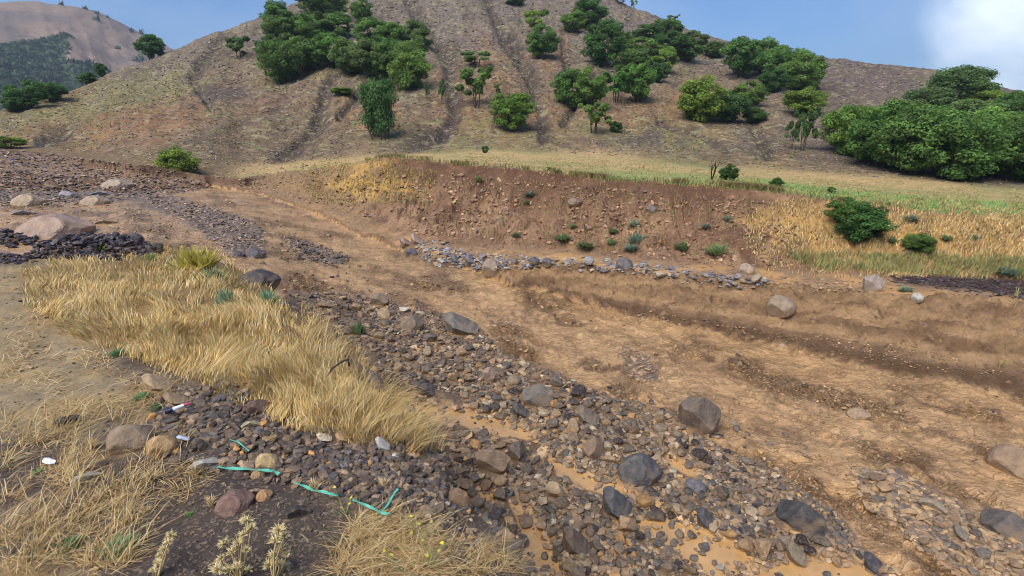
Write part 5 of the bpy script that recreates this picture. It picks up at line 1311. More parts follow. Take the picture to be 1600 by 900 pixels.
TREES = [ # u, foot v, width, height, proto, tint, label, group
 (505, 40, 66, 52, 'oak0', MDC, 'topmost tree of the left hillside wood, cut by the picture edge', 0), (440, 52, 50, 44, 'oak1', MDC, 'dark tree at the upper left corner of the hillside wood', 0),
 (566, 36, 32, 36, 'oak2', LT, 'small bright tree standing alone right of the topmost tree', 0), (448, 76, 60, 44, 'oak3', MDC, 'tree below the upper left corner tree of the wood', 0),
 (486, 70, 60, 42, 'oak4', LT, 'tree in the second row of the left wood, under the topmost tree', 0), (524, 64, 52, 40, 'oak1', MDC, 'tree at the right end of the second row of the left wood', 0),
 (428, 104, 44, 44, 'oak2', DK, 'dark tree on the left margin of the hillside wood', 0), (442, 130, 62, 66, 'shrub0', MDC, 'lowest left tree of the hillside wood, reaching down the slope', 0),
 (478, 112, 58, 50, 'oak0', LT, 'round bright tree beside the lowest left tree of the wood', 0), (515, 106, 58, 46, 'oak3', MDC, 'tree in the middle of the lower row of the left wood', 0),
 (548, 116, 60, 52, 'oak4', GY, 'greyish tree in the middle bottom of the left wood', 0), (582, 124, 58, 56, 'oak1', GY, 'greyish tree left of the lowest right tree of the wood', 0),
 (612, 132, 56, 58, 'oak2', MDC, 'second tree from the right in the bottom row of the wood', 0), (640, 140, 56, 68, 'shrub1', LT, 'lowest right tree of the left wood, bright green', 0),
 (582, 78, 56, 44, 'oak3', MDC, 'upper tree of the right half of the left wood', 0), (612, 78, 50, 40, 'oak0', LT, 'tree just left of the grey green tree near the chute top', 0),
 (653, 80, 44, 44, 'oak1', GY, 'grey green round tree beside the top of the dark chute', 0), (598, 102, 60, 42, 'oak4', MDC, 'tree filling the centre of the right half of the wood', 0),
 (644, 104, 44, 44, 'oak2', LT, 'bright tree at the right margin of the left wood', 0),
 (374, 91, 34, 34, 'open1', DK, 'lone small tree on the upper left slope near the ridge', None), (237, 91, 36, 34, 'oak3', DK, 'lone dark tree standing on the left ridge line against the mountain', None),
 (44, 168, 50, 40, 'oak2', DK, 'dark tree behind the far left end of the ridge', 1), (80, 156, 44, 28, 'oak4', DK, 'low dark tree just right of the far left ridge tree', 1),
 (136, 132, 26, 18, 'oak1', DK, 'small dark tree on the ridge between the left trees', 1), (158, 116, 16, 22, 'oak0', DK, 'narrow tree leaning on the left ridge below the lone dark one', 1),
 (594, 216, 46, 80, 'column', DK, 'tall columnar dense dark tree standing alone on the lower slope', None),
 (745, 168, 50, 60, 'open0', MDC, 'open several stemmed tree right of the dark chute', 2), (744, 106, 44, 24, 'open1', MDC, 'low spreading tree above the open several stemmed tree', 2),
 (776, 152, 14, 20, 'open0', MDC, 'tiny tree right of the open several stemmed tree', 2), (691, 163, 12, 38, 'open1', DK, 'thin sapling on the left side of the dark chute', 2), (667, 156, 8, 24, 'open0', DK, 'very thin sapling left of the chute sapling', 2),
 (799, 205, 64, 58, 'oak0', LT, 'bright round tree on the lower slope beside the second chute', None),
 (838, 56, 36, 40, 'open1', YL, 'yellowish tree high on the slope left of the narrow gully', 3), (848, 94, 44, 48, 'oak2', MDC, 'tree just below the yellowish tree beside the narrow gully', 3),
 (896, 52, 34, 30, 'oak4', LT, 'smaller left tree of the high pair right of the gully', 3), (922, 48, 50, 44, 'oak1', DK, 'larger dark tree of the high pair right of the gully', 3),
 (942, 106, 68, 66, 'oak3', DK, 'big dark tree at the upper left of the central wood', 4), (972, 84, 36, 30, 'oak0', MDC, 'small tree behind the big dark tree of the central wood', 4),
 (1006, 96, 54, 34, 'oak2', LT, 'tree in the middle top of the central wood', 4), (1012, 68, 46, 28, 'oak1', DK, 'highest left tree of the central wood', 4), (1040, 66, 46, 34, 'oak4', MDC, 'highest tree of the central wood below the skyline', 4),
 (1046, 92, 52, 40, 'oak0', DK, 'dark tree in the upper right of the central wood', 4), (1074, 98, 40, 34, 'oak3', MDC, 'right hand tree of the central wood', 4), (1086, 78, 38, 26, 'oak2', GY, 'small grey green tree right of the central wood top', 4),
 (1036, 114, 38, 36, 'oak1', YL, 'yellow green round tree low on the right of the central wood', 4), (988, 122, 56, 42, 'oak4', MDC, 'tree left of the yellow green round one in the central wood', 4), (1028, 130, 30, 30, 'oak0', DK, 'small dark tree under the yellow green round one', 4),
 (895, 172, 54, 58, 'oak3', MDC, 'leftmost lower tree of the central wood', 4), (922, 168, 46, 56, 'oak2', LT, 'tree next to the leftmost lower tree of the central wood', 4), (962, 160, 44, 46, 'open1', MDC, 'tree with visible stems in the lower central wood', 4),
 (996, 160, 52, 58, 'oak0', LT, 'lower right tree of the central wood', 4), (928, 208, 44, 46, 'open0', LT, 'small bright tree below the central wood', None), (962, 208, 18, 18, 'shrub0', DK, 'tiny dark shrub right of the small bright tree', None),
 (1093, 188, 72, 66, 'shrub1', YL, 'large yellow green tree in the middle of the right slope', 5), (1140, 190, 54, 44, 'shrub0', DK, 'low dark tree touching the large yellow green tree', 5), (1166, 168, 50, 38, 'oak2', LT, 'upper right tree beside the low dark one', 5),
 (1178, 192, 34, 24, 'shrub1', DK, 'low shrub at the right foot of the yellow green group', 5),
 (1116, 92, 36, 24, 'oak4', GY, 'small grey green tree left of the upper right wood', 6), (1158, 122, 60, 54, 'oak3', MDC, 'leftmost tree of the upper right wood', 6), (1190, 118, 56, 50, 'oak1', LT, 'second tree of the upper right wood', 6),
 (1222, 130, 60, 58, 'big0', MDC, 'dark rounded tree in the upper right wood', 6), (1252, 146, 62, 62, 'big1', LT, 'lowest right tree of the upper right wood', 6), (1206, 146, 44, 36, 'oak0', DK, 'low dark tree under the upper right wood', 6),
 (1256, 180, 58, 42, 'shrub0', YL, 'round yellow green tree below the upper right wood', None), (1254, 236, 30, 62, 'open0', DK, 'slim dark tree above the meadow left of the great thicket', 7), (1236, 234, 20, 44, 'open1', DK, 'thinner tree leaning beside the slim dark tree', 7),
 (1494, 172, 88, 66, 'big2', GY, 'tall peaked tree rising behind the great thicket', 8), (1448, 178, 66, 42, 'big0', GY, 'pale tree behind the thicket left of the peaked tree', 8), (1546, 184, 60, 40, 'oak1', YL, 'yellowish tree behind the thicket right of the peaked tree', 8),
 (1588, 196, 64, 52, 'big1', DK, 'dark tree behind the thicket at the right edge', 8),
 (1330, 244, 88, 82, 'big0', LT, 'leftmost tree of the great thicket at the hill foot', 8), (1378, 262, 104, 100, 'big1', MDC, 'second tree of the great thicket from the left', 8), (1428, 272, 104, 108, 'big2', MDC, 'third tree of the great thicket, broad and dense', 8),
 (1484, 280, 112, 112, 'big0', MDC, 'central biggest tree of the great thicket', 8), (1540, 276, 104, 104, 'big1', LT, 'tree right of the biggest tree of the great thicket', 8), (1596, 284, 100, 100, 'big2', DK, 'last tree of the great thicket cut by the right edge', 8),
 (1412, 232, 90, 72, 'big2', LT, 'tree in the upper row of the great thicket, left of centre', 8), (1518, 228, 100, 70, 'big1', GY, 'tree in the upper row of the great thicket, right of centre', 8), (1360, 226, 60, 54, 'big0', YL, 'yellow green crown at the upper left of the great thicket', 8),
 (1574, 232, 76, 60, 'big0', DK, 'dark crown in the upper row near the right edge', 8), (1482, 280, 34, 18, 'shrub1', DK, 'small shrub at the foot of the great thicket', 8),
 (1051, 39, 18, 15, 'open0', GY, 'small open tree on the skyline above the central wood', 9), (990, 14, 10, 12, 'open1', GY, 'tiny tree on the skyline right of the summit', 9), (966, 8, 26, 14, 'open0', GY, 'spreading tree on the skyline cut by the picture edge', 9), (804, 10, 28, 16, 'oak2', GY, 'small tree near the summit cut by the picture edge', None),
 (1320, 352, 50, 46, 'shrub0', MDC, 'left half of the green bush pair on the golden bank', 10), (1344, 374, 68, 60, 'shrub1', DK, 'larger dark green bush on the golden bank', 10), (1434, 394, 40, 32, 'shrub0', MDC, 'low round green bush right of the larger dark bush', 10),
 (1138, 281, 27, 27, 'oak2', DK, 'small dark round bush on the meadow beside the dead shrub', 11), (1213, 291, 18, 17, 'shrub1', DK, 'tiny dark bush on the meadow right of the round one', 11), (1299, 299, 12, 13, 'open1', DK, 'tiny sparse bush on the meadow below the thicket', 11), (758, 239, 11, 13, 'oak0', DK, 'tiny green bush on the meadow below the dark chute', 11),
 (860, 267, 14, 9, 'open0', MDC, 'very small plant on the meadow near the bank crest', 11),
 (280, 276, 52, 46, 'shrub1', YL, 'rounded light green bush at the gully behind the gravel fan', None), (12, 229, 44, 20, 'shrub0', YL, 'bright green bush at the left picture edge behind the fan', None), (535, 146, 34, 12, 'shrub0', YL, 'low flat shrub under the left wood', None), (28, 174, 40, 22, 'oak0', DK, 'low dark tree left of the far left ridge tree', 1),
]
TG = ['trees of the left hillside wood', 'trees behind the left ridge', 'thin trees beside the dark chute', 'trees beside the narrow gully', 'trees of the central wood', 'trees of the yellow green group', 'trees of the upper right wood',
      'slim trees above the meadow', 'trees of the great thicket', 'trees on the skyline', 'bushes on the golden bank', 'small bushes on the meadow']
for k_, (tu, tv, tw, thh, pr, tint, lab, gi) in enumerate(TREES):
    x, y, z, ok = hit(tu, tv - 1)
    if not ok[0]:
        az, sl = pix_dir(tu, tv); rr = float(np.interp(float(az), TH, RR[13])) + .5
        x = np.array([rr * math.sin(az)]); y = np.array([rr * math.cos(az)]); z = surf(x, y)
    rz = float(np.interp(math.atan2(x[0], y[0]), TH, RR[13]))
    if math.hypot(x[0], y[0]) > rz + 6:
        az = math.atan2(x[0], y[0]); x = np.array([(rz + .5) * math.sin(az)]); y = np.array([(rz + .5) * math.cos(az)]); z = surf(x, y)
    m = float(px2m(0, 0, x, y, z)[0]); w = tw * m / .92 * 1.26; h = thh * m / .92 * 1.06
    nm = 'shrub' if ('bush' in lab or 'shrub' in lab or 'plant' in lab) else 'oak_tree'
    o = bpy.data.objects.new(nm, None); S.collection.objects.link(o)
    o.empty_display_size = .3
    o['label'] = lab; o['category'] = 'shrub' if nm == 'shrub' else 'tree'; o['kind'] = 'thing'
    if gi is not None: o['group'] = TG[gi]
    zf = CZ + float(pix_dir(tu, tv)[1]) * math.hypot(x[0], y[0])
    o.location = (x[0], y[0], z[0] - .05); o.scale = (w, w * .9, h); o.rotation_euler = (0, 0, (k_ * 2.4) % 6.28)
    cm, tm = TP[pr]
    for n_, me in (('crown', cm), ('trunk', tm)):
        c_ = bpy.data.objects.new(n_, me); S.collection.objects.link(c_); c_.parent = o
        t_ = [q * random.uniform(.92, 1.08) for q in tint]; c_.color = (*t_, 1)

# woods on the far mountain
g = np.random.default_rng(600)
fi, fj = np.where(MW > .45)
sel = g.integers(0, len(fi), 14000); P = MV[fi[sel], fj[sel]] + g.normal(0, 1.2, (len(sel), 3)) * np.array([1, 1, 0])
P = P[np.hypot(P[:, 0], P[:, 1]) < 640]
tussocks('far_woodland', 'dense green wood covering the foot of the far mountain', (P[:, 0], P[:, 1], P[:, 2]), g.uniform(1.0, 2.2, len(P)), [(lin(82, 104, 66), 3), (lin(96, 116, 74), 2), (lin(66, 88, 58), 2)], 601, 7, .75)
sel = g.integers(0, MV.shape[0], 500); sj = g.integers(30, 119, 500); P = MV[sel, sj]; kp = fbm(P[:, 0], P[:, 1], 60, 3, 602) > .1; P = P[kp]
tussocks('far_bushes', 'scattered dark bushes on the far bare mountain', (P[:, 0], P[:, 1], P[:, 2]), g.uniform(1.5, 3.5, len(P)), [(lin(96, 104, 72), 3), (lin(80, 92, 66), 2)], 603, 9, 1.1)

# ------------------------------------------------------------------ low plants on the bank
def rosette(seed, n, h, w, base_col):
    g = np.random.default_rng(seed)
    a = g.uniform(0, 2 * math.pi, n); el = g.uniform(.15, 1.35, n); ln = g.uniform(.5, 1.0, n)
    d = np.stack([np.cos(a) * np.cos(el), np.sin(a) * np.cos(el), np.sin(el) * h], 1) * ln[:, None]
    s_ = np.stack([-np.sin(a), np.cos(a), np.zeros(n)], 1) * w
    o = g.normal(0, .18, (n, 3)) * np.array([1, 1, 0])
    V = np.stack([o, o + d * .55 - s_, o + d, o + d * .55 + s_], 1).reshape(-1, 3)
    col = np.repeat(np.array(base_col)[None] * g.uniform(.7, 1.3, (n, 1)), 4, 0)
    return make_mesh('leaves', V, np.arange(4 * n), np.full(n, 4), col, True, M_leaf)
RS = [rosette(3000 + k_, 220, .8, .07, lin(122, 136, 98)) for k_ in range(3)]
STEMM = tubes_mesh('stem', [((0, 0, -.1), (.05 * math.cos(a), .05 * math.sin(a), .5), .02, .008) for a in (0, 2, 4)], M_bark)
def plant(u_, v_, w_, h_, lab, tint=(1, 1, 1), grp=None, cat='plant', nm='leafy_plant', k_=0):
    x, y, z, ok = hit(u_, v_ - 1)
    if not ok[0]: return None
    m = float(px2m(0, 0, x, y, z)[0]); a = .5 * w_ * m
    o = bpy.data.objects.new(nm, None); S.collection.objects.link(o); o.location = (x[0], y[0], z[0] - .01)
    o.scale = (a, a, h_ * m / .8); o.rotation_euler = (0, 0, u_ % 6.28); o['label'] = lab; o['category'] = cat; o['kind'] = 'thing'
    if grp: o['group'] = grp
    for n_, me in (('leaves', RS[k_ % 3]), ('stem', STEMM)):
        c_ = link(n_, me, o); c_.color = (*tint, 1)
    return o
BPL = [(996, 374, 34, 22, 'biggest grey green plant in the middle of the earth bank'), (1120, 396, 38, 24, 'bright green round plant at the right of the earth bank'), (880, 378, 30, 16, 'low plant at the foot of the earth bank left of centre'),
       (915, 387, 32, 14, 'flat plant at the bank foot just right of the first low one'), (955, 382, 18, 14, 'small plant between the flat plant and the biggest one'), (986, 390, 30, 14, 'low plant right under the biggest grey green plant'),
       (1066, 390, 28, 18, 'dull green plant left of the bright round plant'), (958, 362, 20, 12, 'faint green plant left of the biggest one'), (992, 350, 22, 14, 'small plant above the biggest grey green plant'),
       (830, 305, 20, 12, 'small grey green plant high on the bank at the left'), (824, 320, 14, 8, 'tiny plant below the high left plant'), (1103, 356, 16, 12, 'tiny grey plant above the bright round plant'),
       (1136, 345, 14, 12, 'tiny pale plant right of the tiny grey plant'), (806, 370, 16, 10, 'small plant at the far left of the bank foot'), (896, 355, 14, 10, 'tiny plant above the low plant left of centre'), (748, 285, 14, 14, 'yellow flowering tuft near the left bank crest'),
       (1416, 455, 24, 14, 'grey green plant on the terrace beside the pale boulder'), (1423, 344, 24, 14, 'pale grey green plant on the golden bank top'), (1522, 376, 30, 14, 'pale grey plant among golden grass at the right'),
       (1570, 428, 40, 20, 'pale green leafy plant at the foot of the right bank'), (1395, 382, 16, 12, 'small green plant beside the larger dark bush'), (1478, 375, 20, 12, 'dark green plant right of the low round bush')]
for k_, (a, b, w_, h_, lb) in enumerate(BPL):
    pale_ = 'pale' in lb or 'grey' in lb; w_ *= 1.25; h_ *= .85
    plant(a, b, w_, h_, lb, (1.5, 1.2, .7) if 'yellow' in lb else ((1.15, 1.15, 1.5) if pale_ else (1.0, 1.0, .8)), 'low plants on the earth bank', k_=k_)
for k_, (a, b, w_, h_, lb, t_) in enumerate([
    (305, 424, 96, 46, 'yellow flowering herb at the far edge of the golden grass', (2.4, 1.6, .7)), (335, 446, 60, 36, 'green weed right of the yellow flowering herb', (1.0, 1.0, .9)), (352, 478, 46, 36, 'grey green weed rising from the golden grass', (1.2, 1.3, 1.4)),
    (418, 478, 44, 30, 'blue green weed below the dark rounded boulder', (1.0, 1.25, 1.4)), (150, 392, 50, 18, 'sparse green weed below the black stone heap', (1.5, 1.4, .8)), (560, 520, 30, 24, 'green weed at the embankment edge by the arched twig', (1.1, 1.1, .9)),
    (235, 408, 30, 18, 'thin green weed at the far edge of the grass', (1.3, 1.3, .8)), (185, 552, 34, 12, 'flat dark green leaves lying in the straw', (.55, .9, .7)), (60, 738, 26, 10, 'small green seedling near the plastic scrap', (.7, 1.1, .6)),
    (185, 858, 70, 26, 'feathery blue green weed in the bottom left soil', (.75, 1.1, 1.0)), (112, 852, 46, 22, 'dark green weed in the straw at bottom left', (.6, 1.0, .75)), (298, 806, 26, 10, 'tiny green weed on the dark soil', (.6, .9, .5)), (222, 622, 34, 14, 'pale green broad leaves beside the sandy orange block', (.9, 1.35, 1.1)), (245, 642, 34, 16, 'dark green leaves beside the golden brown block', (.6, .95, .7))]):
    plant(a, b, w_, h_, lb, t_, 'weeds on the embankment', k_=k_)

# ------------------------------------------------------------------ dead shrub, arched twig
def thing_empty(nm, loc, lab, cat, grp=None):
    o = bpy.data.objects.new(nm, None); S.collection.objects.link(o); o.location = loc; o['label'] = lab; o['category'] = cat; o['kind'] = 'thing'
    if grp: o['group'] = grp
    return o
x, y, z, _ = hit(1112, 280); m = float(px2m(0, 0, x, y, z)[0])
o = thing_empty('dead_shrub', (x[0], y[0], z[0]), 'leafless dark dead shrub standing on the meadow', 'shrub')
g_ = random.Random(5); segs = []
for k_ in range(5):
    a = g_.uniform(0, 6.28); h = m * g_.uniform(16, 30); p = Vector((0, 0, 0)); q = Vector((math.cos(a) * h * .16, math.sin(a) * h * .16, h * .5)); t = q + Vector((g_.uniform(-.1, .1) * h, g_.uniform(-.1, .1) * h, h * .5))
    segs += [(p, q, .014, .009), (q, t, .009, .004)]
    for _k in range(3): segs.append((q.lerp(t, g_.random()), q + Vector((g_.uniform(-.3, .3) * h, g_.uniform(-.3, .3) * h, h * .45)), .006, .003))
link('branches', tubes_mesh('branches', segs, M_bark), o)
M_twig = flat_mat('dark_twig', lin(46, 38, 36), .6)
def twig(pix, lab, rad=.008, lift=.0):
    x, y, z, _ = hit(*pix[0]); z0 = z[0]; d0 = math.hypot(x[0], y[0]); P = []
    for (a, b) in pix:      # stands upright in one plane across the view
        az, sl = pix_dir(a, b); P.append(Vector((d0 * math.sin(az), d0 * math.cos(az), CZ + sl * d0)))
    P[0].z -= .03
    segs = [(P[k_], P[k_ + 1], rad, rad * .8) for k_ in range(len(P) - 1)]
    o = link('twig', tubes_mesh('twig', segs, M_twig), None, kind='thing', label=lab, category='twig')
twig([(506, 605), (508, 592), (520, 575), (534, 565), (544, 561), (546, 572)], 'dark arched twig bent over at the embankment edge')
twig([(510, 548), (516, 540), (526, 526), (527, 520)], 'short dark twig sticking up above the arched one')

# ------------------------------------------------------------------ thistles, tufts and flowers in the foreground
M_thist = M_grass
def spiky(seed, n, r0, col_a, col_b, w=.05):
    g = np.random.default_rng(seed)
    d = g.normal(size=(n, 3)); d[:, 2] = np.abs(d[:, 2]) * .8 - .15; d /= np.linalg.norm(d, axis=1)[:, None]
    t = np.cross(d, g.normal(size=(n, 3))); t /= np.linalg.norm(t, axis=1)[:, None]
    L_ = r0 * g.uniform(.6, 1.15, n)[:, None]
    V = np.stack([-t * w * r0 * 3, t * w * r0 * 3, d * L_], 1).reshape(-1, 3)
    mx_ = g.random((n, 1)); col = np.repeat(np.array(col_a)[None] * (1 - mx_) + np.array(col_b)[None] * mx_, 3, 0)
    return tri_mesh('spiny_head', V, np.arange(3 * n).reshape(-1, 3), col, False, M_grass)
HEADS = [spiky(3100 + k_, 90, 1.0, lin(244, 218, 168), lin(200, 190, 130)) for k_ in range(3)]
THSTEM = {}
def thistle(pix_foot, pix_heads, lab, size=.026):
    x, y, z, _ = hit(*pix_foot); x0, y0, z0 = x[0], y[0], z[0]; d0 = math.hypot(x0, y0)
    o = thing_empty('dry_thistle', (x0, y0, z0), lab, 'thistle', 'dry thistles in the foreground')
    segs = []; prev = Vector((0, 0, -.02)); hub = None
    g = random.Random(int(pix_foot[0]))
    for k_, (a, b) in enumerate(pix_heads):
        az, sl = pix_dir(a, b); dd_ = d0 * (1 + g.uniform(-.03, .03)); p = Vector((dd_ * math.sin(az), dd_ * math.cos(az), CZ + sl * dd_)) - Vector((x0, y0, z0))
        mid = p * .5 + Vector((g.uniform(-.01, .01), g.uniform(-.01, .01), 0))
        segs += [(Vector((0, 0, -.02)), mid, .0035, .003), (mid, p, .003, .002)]
        h = link('spiny_head', HEADS[k_ % 3], o); h.location = p; s_ = size * g.uniform(.8, 1.25); h.scale = (s_, s_, s_); h.rotation_euler = (g.uniform(-.4, .4), g.uniform(-.4, .4), g.uniform(0, 6))
    link('stem', tubes_mesh('stem', segs, M_straw), o)
M_straw = flat_mat('dry_stem', lin(206, 178, 120) * .85, .8)
thistle((375, 905), [(385, 815), (392, 826), (380, 836), (372, 848), (384, 860), (362, 862), (350, 850), (345, 874), (372, 884), (360, 890), (388, 892), (340, 890)], 'branched dry thistle in the middle of the three bottom thistles')
thistle((428, 905), [(436, 828), (444, 838), (430, 846), (440, 858), (448, 866), (428, 868), (436, 880), (420, 884), (446, 886)], 'dense dry thistle at the right of the three bottom thistles')
thistle((245, 905), [(268, 836), (262, 848), (256, 858), (250, 868), (246, 880), (252, 888), (240, 892)], 'thin dry thistle at the left of the three bottom thistles', .02)
# straw tufts
def tuft_mesh(seed, n=70):
    g = np.random.default_rng(seed); a = g.uniform(0, 6.28, n); l_ = g.uniform(.5, 1, n); sp_ = g.uniform(.1, .9, n)
    tip = np.stack([np.cos(a) * sp_ * l_, np.sin(a) * sp_ * l_, l_ * (1 - sp_ * .6)], 1); mid = tip * .5 + np.array([0, 0, .12])
    t = g.uniform(0, 3.14, n); w = np.stack([np.cos(t), np.sin(t), 0 * t], 1) * .018; b0 = g.normal(0, .06, (n, 3)) * [1, 1, 0]
    V = np.stack([b0 - w, b0 + w, mid + w * .8, mid - w * .8, tip], 1).reshape(-1, 3)
    b = np.arange(n)[:, None] * 5; T = np.concatenate([b + [0, 1, 2], b + [0, 2, 3], b + [3, 2, 4]], 1).reshape(-1, 3)
    cs = np.array([c_[0] for c_ in STRAW[:3]]); col = np.repeat(cs[g.integers(0, 3, n)], 5, 0) * .85
    return tri_mesh('dry_grass_tuft', V, T, col, True, M_grass)
TM = [tuft_mesh(3200 + k_) for k_ in range(4)]
for k_, (a, b, w_, lb) in enumerate([(238, 750, 60, 'dry grass tuft in front of the large brown boulder'), (305, 742, 46, 'dry grass tuft left of the pale whitish slab'), (144, 700, 44, 'dry reddish tuft with a tall stalk in the left straw'),
      (155, 780, 40, 'upright dry tuft on the dark soil at the left'), (228, 800, 40, 'dry tuft on the soil below the boulder pair'), (490, 768, 52, 'dry tuft crossed by the middle green strap'), (560, 850, 50, 'sparse dry tuft left of the bottom straw'),
      (330, 790, 44, 'dry tuft left of the red brown slab'), (425, 690, 34, 'dry tuft between dark stones below the grass'), (600, 760, 40, 'dry tuft among pebbles above the strap end'), (220, 560, 46, 'dry tuft beside the flat dark green leaves'), (60, 860, 70, 'dry tuft at the bottom left corner')]):
    x, y, z, ok = hit(a, b); m = float(px2m(0, 0, x, y, z)[0]); s_ = w_ * m * .62
    o = link('dry_grass_tuft', TM[k_ % 4], None, kind='thing', label=lb, category='grass tuft', group='dry grass tufts on the embankment'); o.location = (x[0], y[0], z[0]); o.scale = (s_,) * 3; o.rotation_euler = (0, 0, k_ * 1.7)
# small yellow flowers
M_yel = flat_mat('yellow_petals', lin(226, 214, 60), .7); M_gst = flat_mat('green_stem', lin(130, 140, 84), .8)
def petal_mesh():
    V, T = [], []
    for k_ in range(6):
        a = k_ * math.pi / 3; o = len(V)
        V += [(0, 0, 0), (math.cos(a - .35) * .7, math.sin(a - .35) * .7, .25), (math.cos(a) * 1.1, math.sin(a) * 1.1, .35), (math.cos(a + .35) * .7, math.sin(a + .35) * .7, .25)]
        T += [(o, o + 1, o + 2), (o, o + 2, o + 3)]
    me = bpy.data.meshes.new('flower'); me.from_pydata(V, [], T); me.materials.append(M_yel); return me
PET = petal_mesh()
for k_, (a, b, n, lb) in enumerate([(672, 882, 5, 'yellow flowered weed at the bottom edge of the embankment'), (540, 800, 3, 'two or three yellow flowers beside the green strap'), (648, 845, 5, 'small yellow flowered weed above the bottom straw'), (628, 895, 2, 'single yellow flower stalk at the bottom edge')]):
    x, y, z, ok = hit(a, b); g = random.Random(k_); o = thing_empty('yellow_flower_weed', (x[0], y[0], z[0]), lb, 'flower', 'yellow flowered weeds'); segs = []
    for j in range(n):
        p = Vector((g.uniform(-.07, .07), g.uniform(-.05, .05), g.uniform(.05, .12))); segs.append((Vector((0, 0, -.01)), p, .0018, .0012)); f_ = link('flower', PET, o); f_.location = p; f_.scale = (.008,) * 3; f_.rotation_euler = (g.uniform(-.5, .5), g.uniform(-.5, .5), g.uniform(0, 6))
    for j in range(n * 2): p = Vector((g.uniform(-.09, .09), g.uniform(-.07, .07), g.uniform(.02, .08))); segs.append((Vector((0, 0, -.01)), p, .0022, .0006))
    link('stem', tubes_mesh('stem', segs, M_gst), o)

# ------------------------------------------------------------------ litter
M_strap = flat_mat('green_plastic', lin(92, 176, 146), .45); M_white = flat_mat('white_plastic', lin(232, 232, 240), .4); M_pink = flat_mat('pink_plastic', lin(206, 84, 110), .4); M_navy = flat_mat('dark_plastic', lin(38, 40, 66), .4)
def strap(pix, lab, w=.013, lifts=None):
    x, y, z, _ = hit([p[0] for p in pix], [p[1] for p in pix]); P = [Vector((x[k_], y[k_], z[k_] + (.035 if lifts is None else lifts[k_]))) for k_ in range(len(pix))]
    # finer path
    Q = []
    for k_ in range(len(P) - 1):
        for t in range(5): Q.append(P[k_].lerp(P[k_ + 1], t / 5))
    Q.append(P[-1]); V, Fc = [], []
    for k_, p in enumerate(Q):
        d = (Q[min(k_ + 1, len(Q) - 1)] - Q[max(k_ - 1, 0)]).normalized(); s_ = d.cross(Vector((0, 0, 1))).normalized(); tw = .5 * math.sin(k_ * .7)
        s2 = (s_ * math.cos(tw) + Vector((0, 0, 1)) * math.sin(tw)) * w * .5; n_ = d.cross(s2).normalized() * .0012
        V += [p - s2 - n_, p + s2 - n_, p + s2 + n_, p - s2 + n_]
    for k_ in range(len(Q) - 1):
        o = k_ * 4
        for e in range(4): Fc.append((o + e, o + (e + 1) % 4, o + 4 + (e + 1) % 4, o + 4 + e))
    Fc += [(3, 2, 1, 0), (len(V) - 4, len(V) - 3, len(V) - 2, len(V) - 1)]
    me = bpy.data.meshes.new('plastic_strap'); me.from_pydata([tuple(v_) for v_ in V], [], Fc); me.materials.append(M_strap)
    link('plastic_strap', me, None, kind='thing', label=lab, category='strap', group='pieces of green plastic strap')
strap([(341, 738), (360, 741), (390, 743), (420, 744), (430, 744), (437, 748)], 'leftmost green plastic strap below the yellow boulder', .016)
strap([(461, 763), (478, 770), (490, 775), (505, 779), (529, 784)], 'middle green plastic strap crossing a dry tuft', .013)
strap([(552, 791), (570, 798), (588, 807), (598, 812), (612, 812)], 'lower right green plastic strap ending in a fold', .013)
strap([(598, 808), (606, 800), (614, 792), (623, 784)], 'short upright green strap piece forming a V with the lower strap', .011, [.035, .045, .06, .075])
strap([(360, 694), (372, 699), (382, 706), (390, 712)], 'dull green strap end looped among dark stones', .008)
x, y, z, _ = hit(272, 650)
o = thing_empty('plastic_tube', (x[0], y[0], z[0] + .05), 'pink and white plastic tube with a dark end among dark stones', 'tube')
ml = bpy.data.meshes
link('tube_body', tubes_mesh('tube_body', [((0, 0, 0), (.05, .03, .012), .014, .010)], M_white), o); link('tube_shoulder', tubes_mesh('tube_shoulder', [((.05, .03, .012), (.085, .05, .018), .0105, .004)], M_pink), o); link('tube_cap', tubes_mesh('tube_cap', [((-.035, -.02, -.006), (0, 0, 0), .017, .0165), ((-.036, -.0205, -.006), (-.035, -.02, -.006), .001, .017)], M_navy), o)
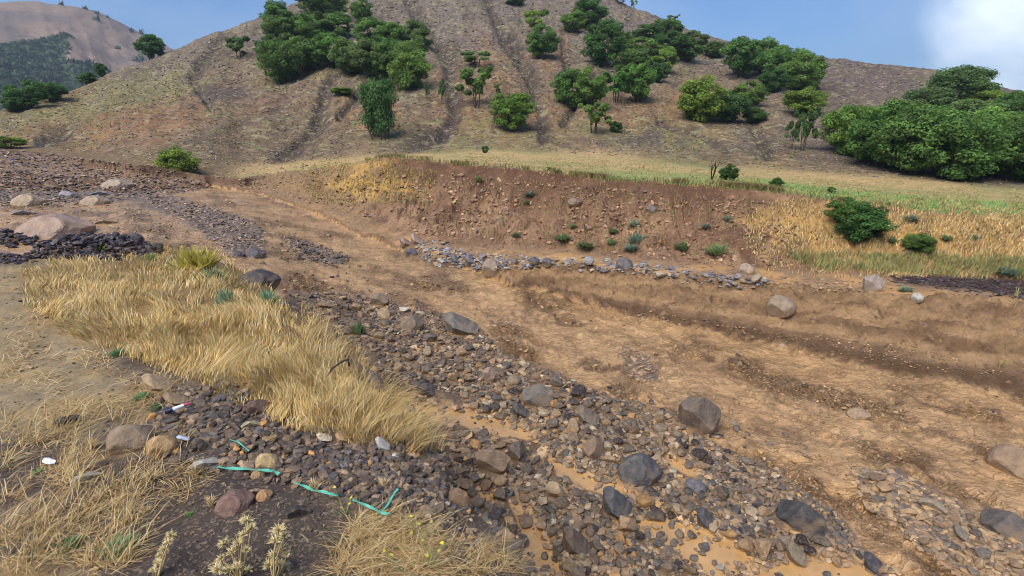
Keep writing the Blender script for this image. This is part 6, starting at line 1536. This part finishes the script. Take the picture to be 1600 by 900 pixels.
def scrap(u_, v_, w_, lab, m_, seed):
    x, y, z, _ = hit(u_, v_); m = float(px2m(0, 0, x, y, z)[0]); g = np.random.default_rng(seed)
    n = 9; a = np.linspace(0, 2 * math.pi, n, endpoint=False); r_ = g.uniform(.7, 1.1, n)
    top = np.stack([np.cos(a) * r_, np.sin(a) * r_ * .45, g.uniform(-.12, .18, n)], 1) * w_ * m * .5
    V = np.concatenate([top, top - [0, 0, .004], [[0, 0, .1 * w_ * m]], [[0, 0, .1 * w_ * m - .004]]]); T = []
    for k_ in range(n):
        k2 = (k_ + 1) % n; T += [(k_, k2, 2 * n), (k2 + n, k_ + n, 2 * n + 1), (k_, k_ + n, k2 + n), (k_, k2 + n, k2)]
    me = bpy.data.meshes.new('plastic_scrap'); me.from_pydata([tuple(q) for q in V], [], T); me.materials.append(m_)
    o = link('plastic_scrap', me, None, kind='thing', label=lab, category='litter'); o.location = (x[0], y[0], z[0] + .025); o.rotation_euler = (.15, .1, -.3)
scrap(77, 725, 26, 'white plastic scrap lying in the straw', M_white, 1)
scrap(288, 690, 28, 'pale glossy scrap beside the orange rounded boulder', flat_mat('pale_plastic', lin(176, 186, 206), .3), 2)

# ------------------------------------------------------------------ haze in the valley air
def haze():
    x0, x1, y0, y1, z0, z1 = -900, 900, -300, 900, -15.2, 104
    V = [(x0, y0, z0), (x1, y0, z0), (x1, y1, z0), (x0, y1, z0), (x0, y0, z1), (x1, y0, z1), (x1, y1, z1), (x0, y1, z1)]
    Fc = [(3, 2, 1, 0), (4, 5, 6, 7), (0, 1, 5, 4), (1, 2, 6, 5), (2, 3, 7, 6), (3, 0, 4, 7)]
    me = bpy.data.meshes.new('haze'); me.from_pydata(V, [], Fc)
    m, nt, N, L = mat('valley_haze'); o = N('ShaderNodeOutputMaterial'); vv = N('ShaderNodeVolumePrincipled')
    vv.inputs['Color'].default_value = (.72, .82, 1, 1); vv.inputs['Density'].default_value = .00045; vv.inputs['Anisotropy'].default_value = .2
    L(vv.outputs['Volume'], o.inputs['Volume']); me.materials.append(m)
    link('haze', me, kind='stuff', label='thin blue haze filling the valley air', category='haze')
HAZE = True
if HAZE: haze()
print('TRIS', sum(len(m_.polygons) for m_ in bpy.data.meshes))
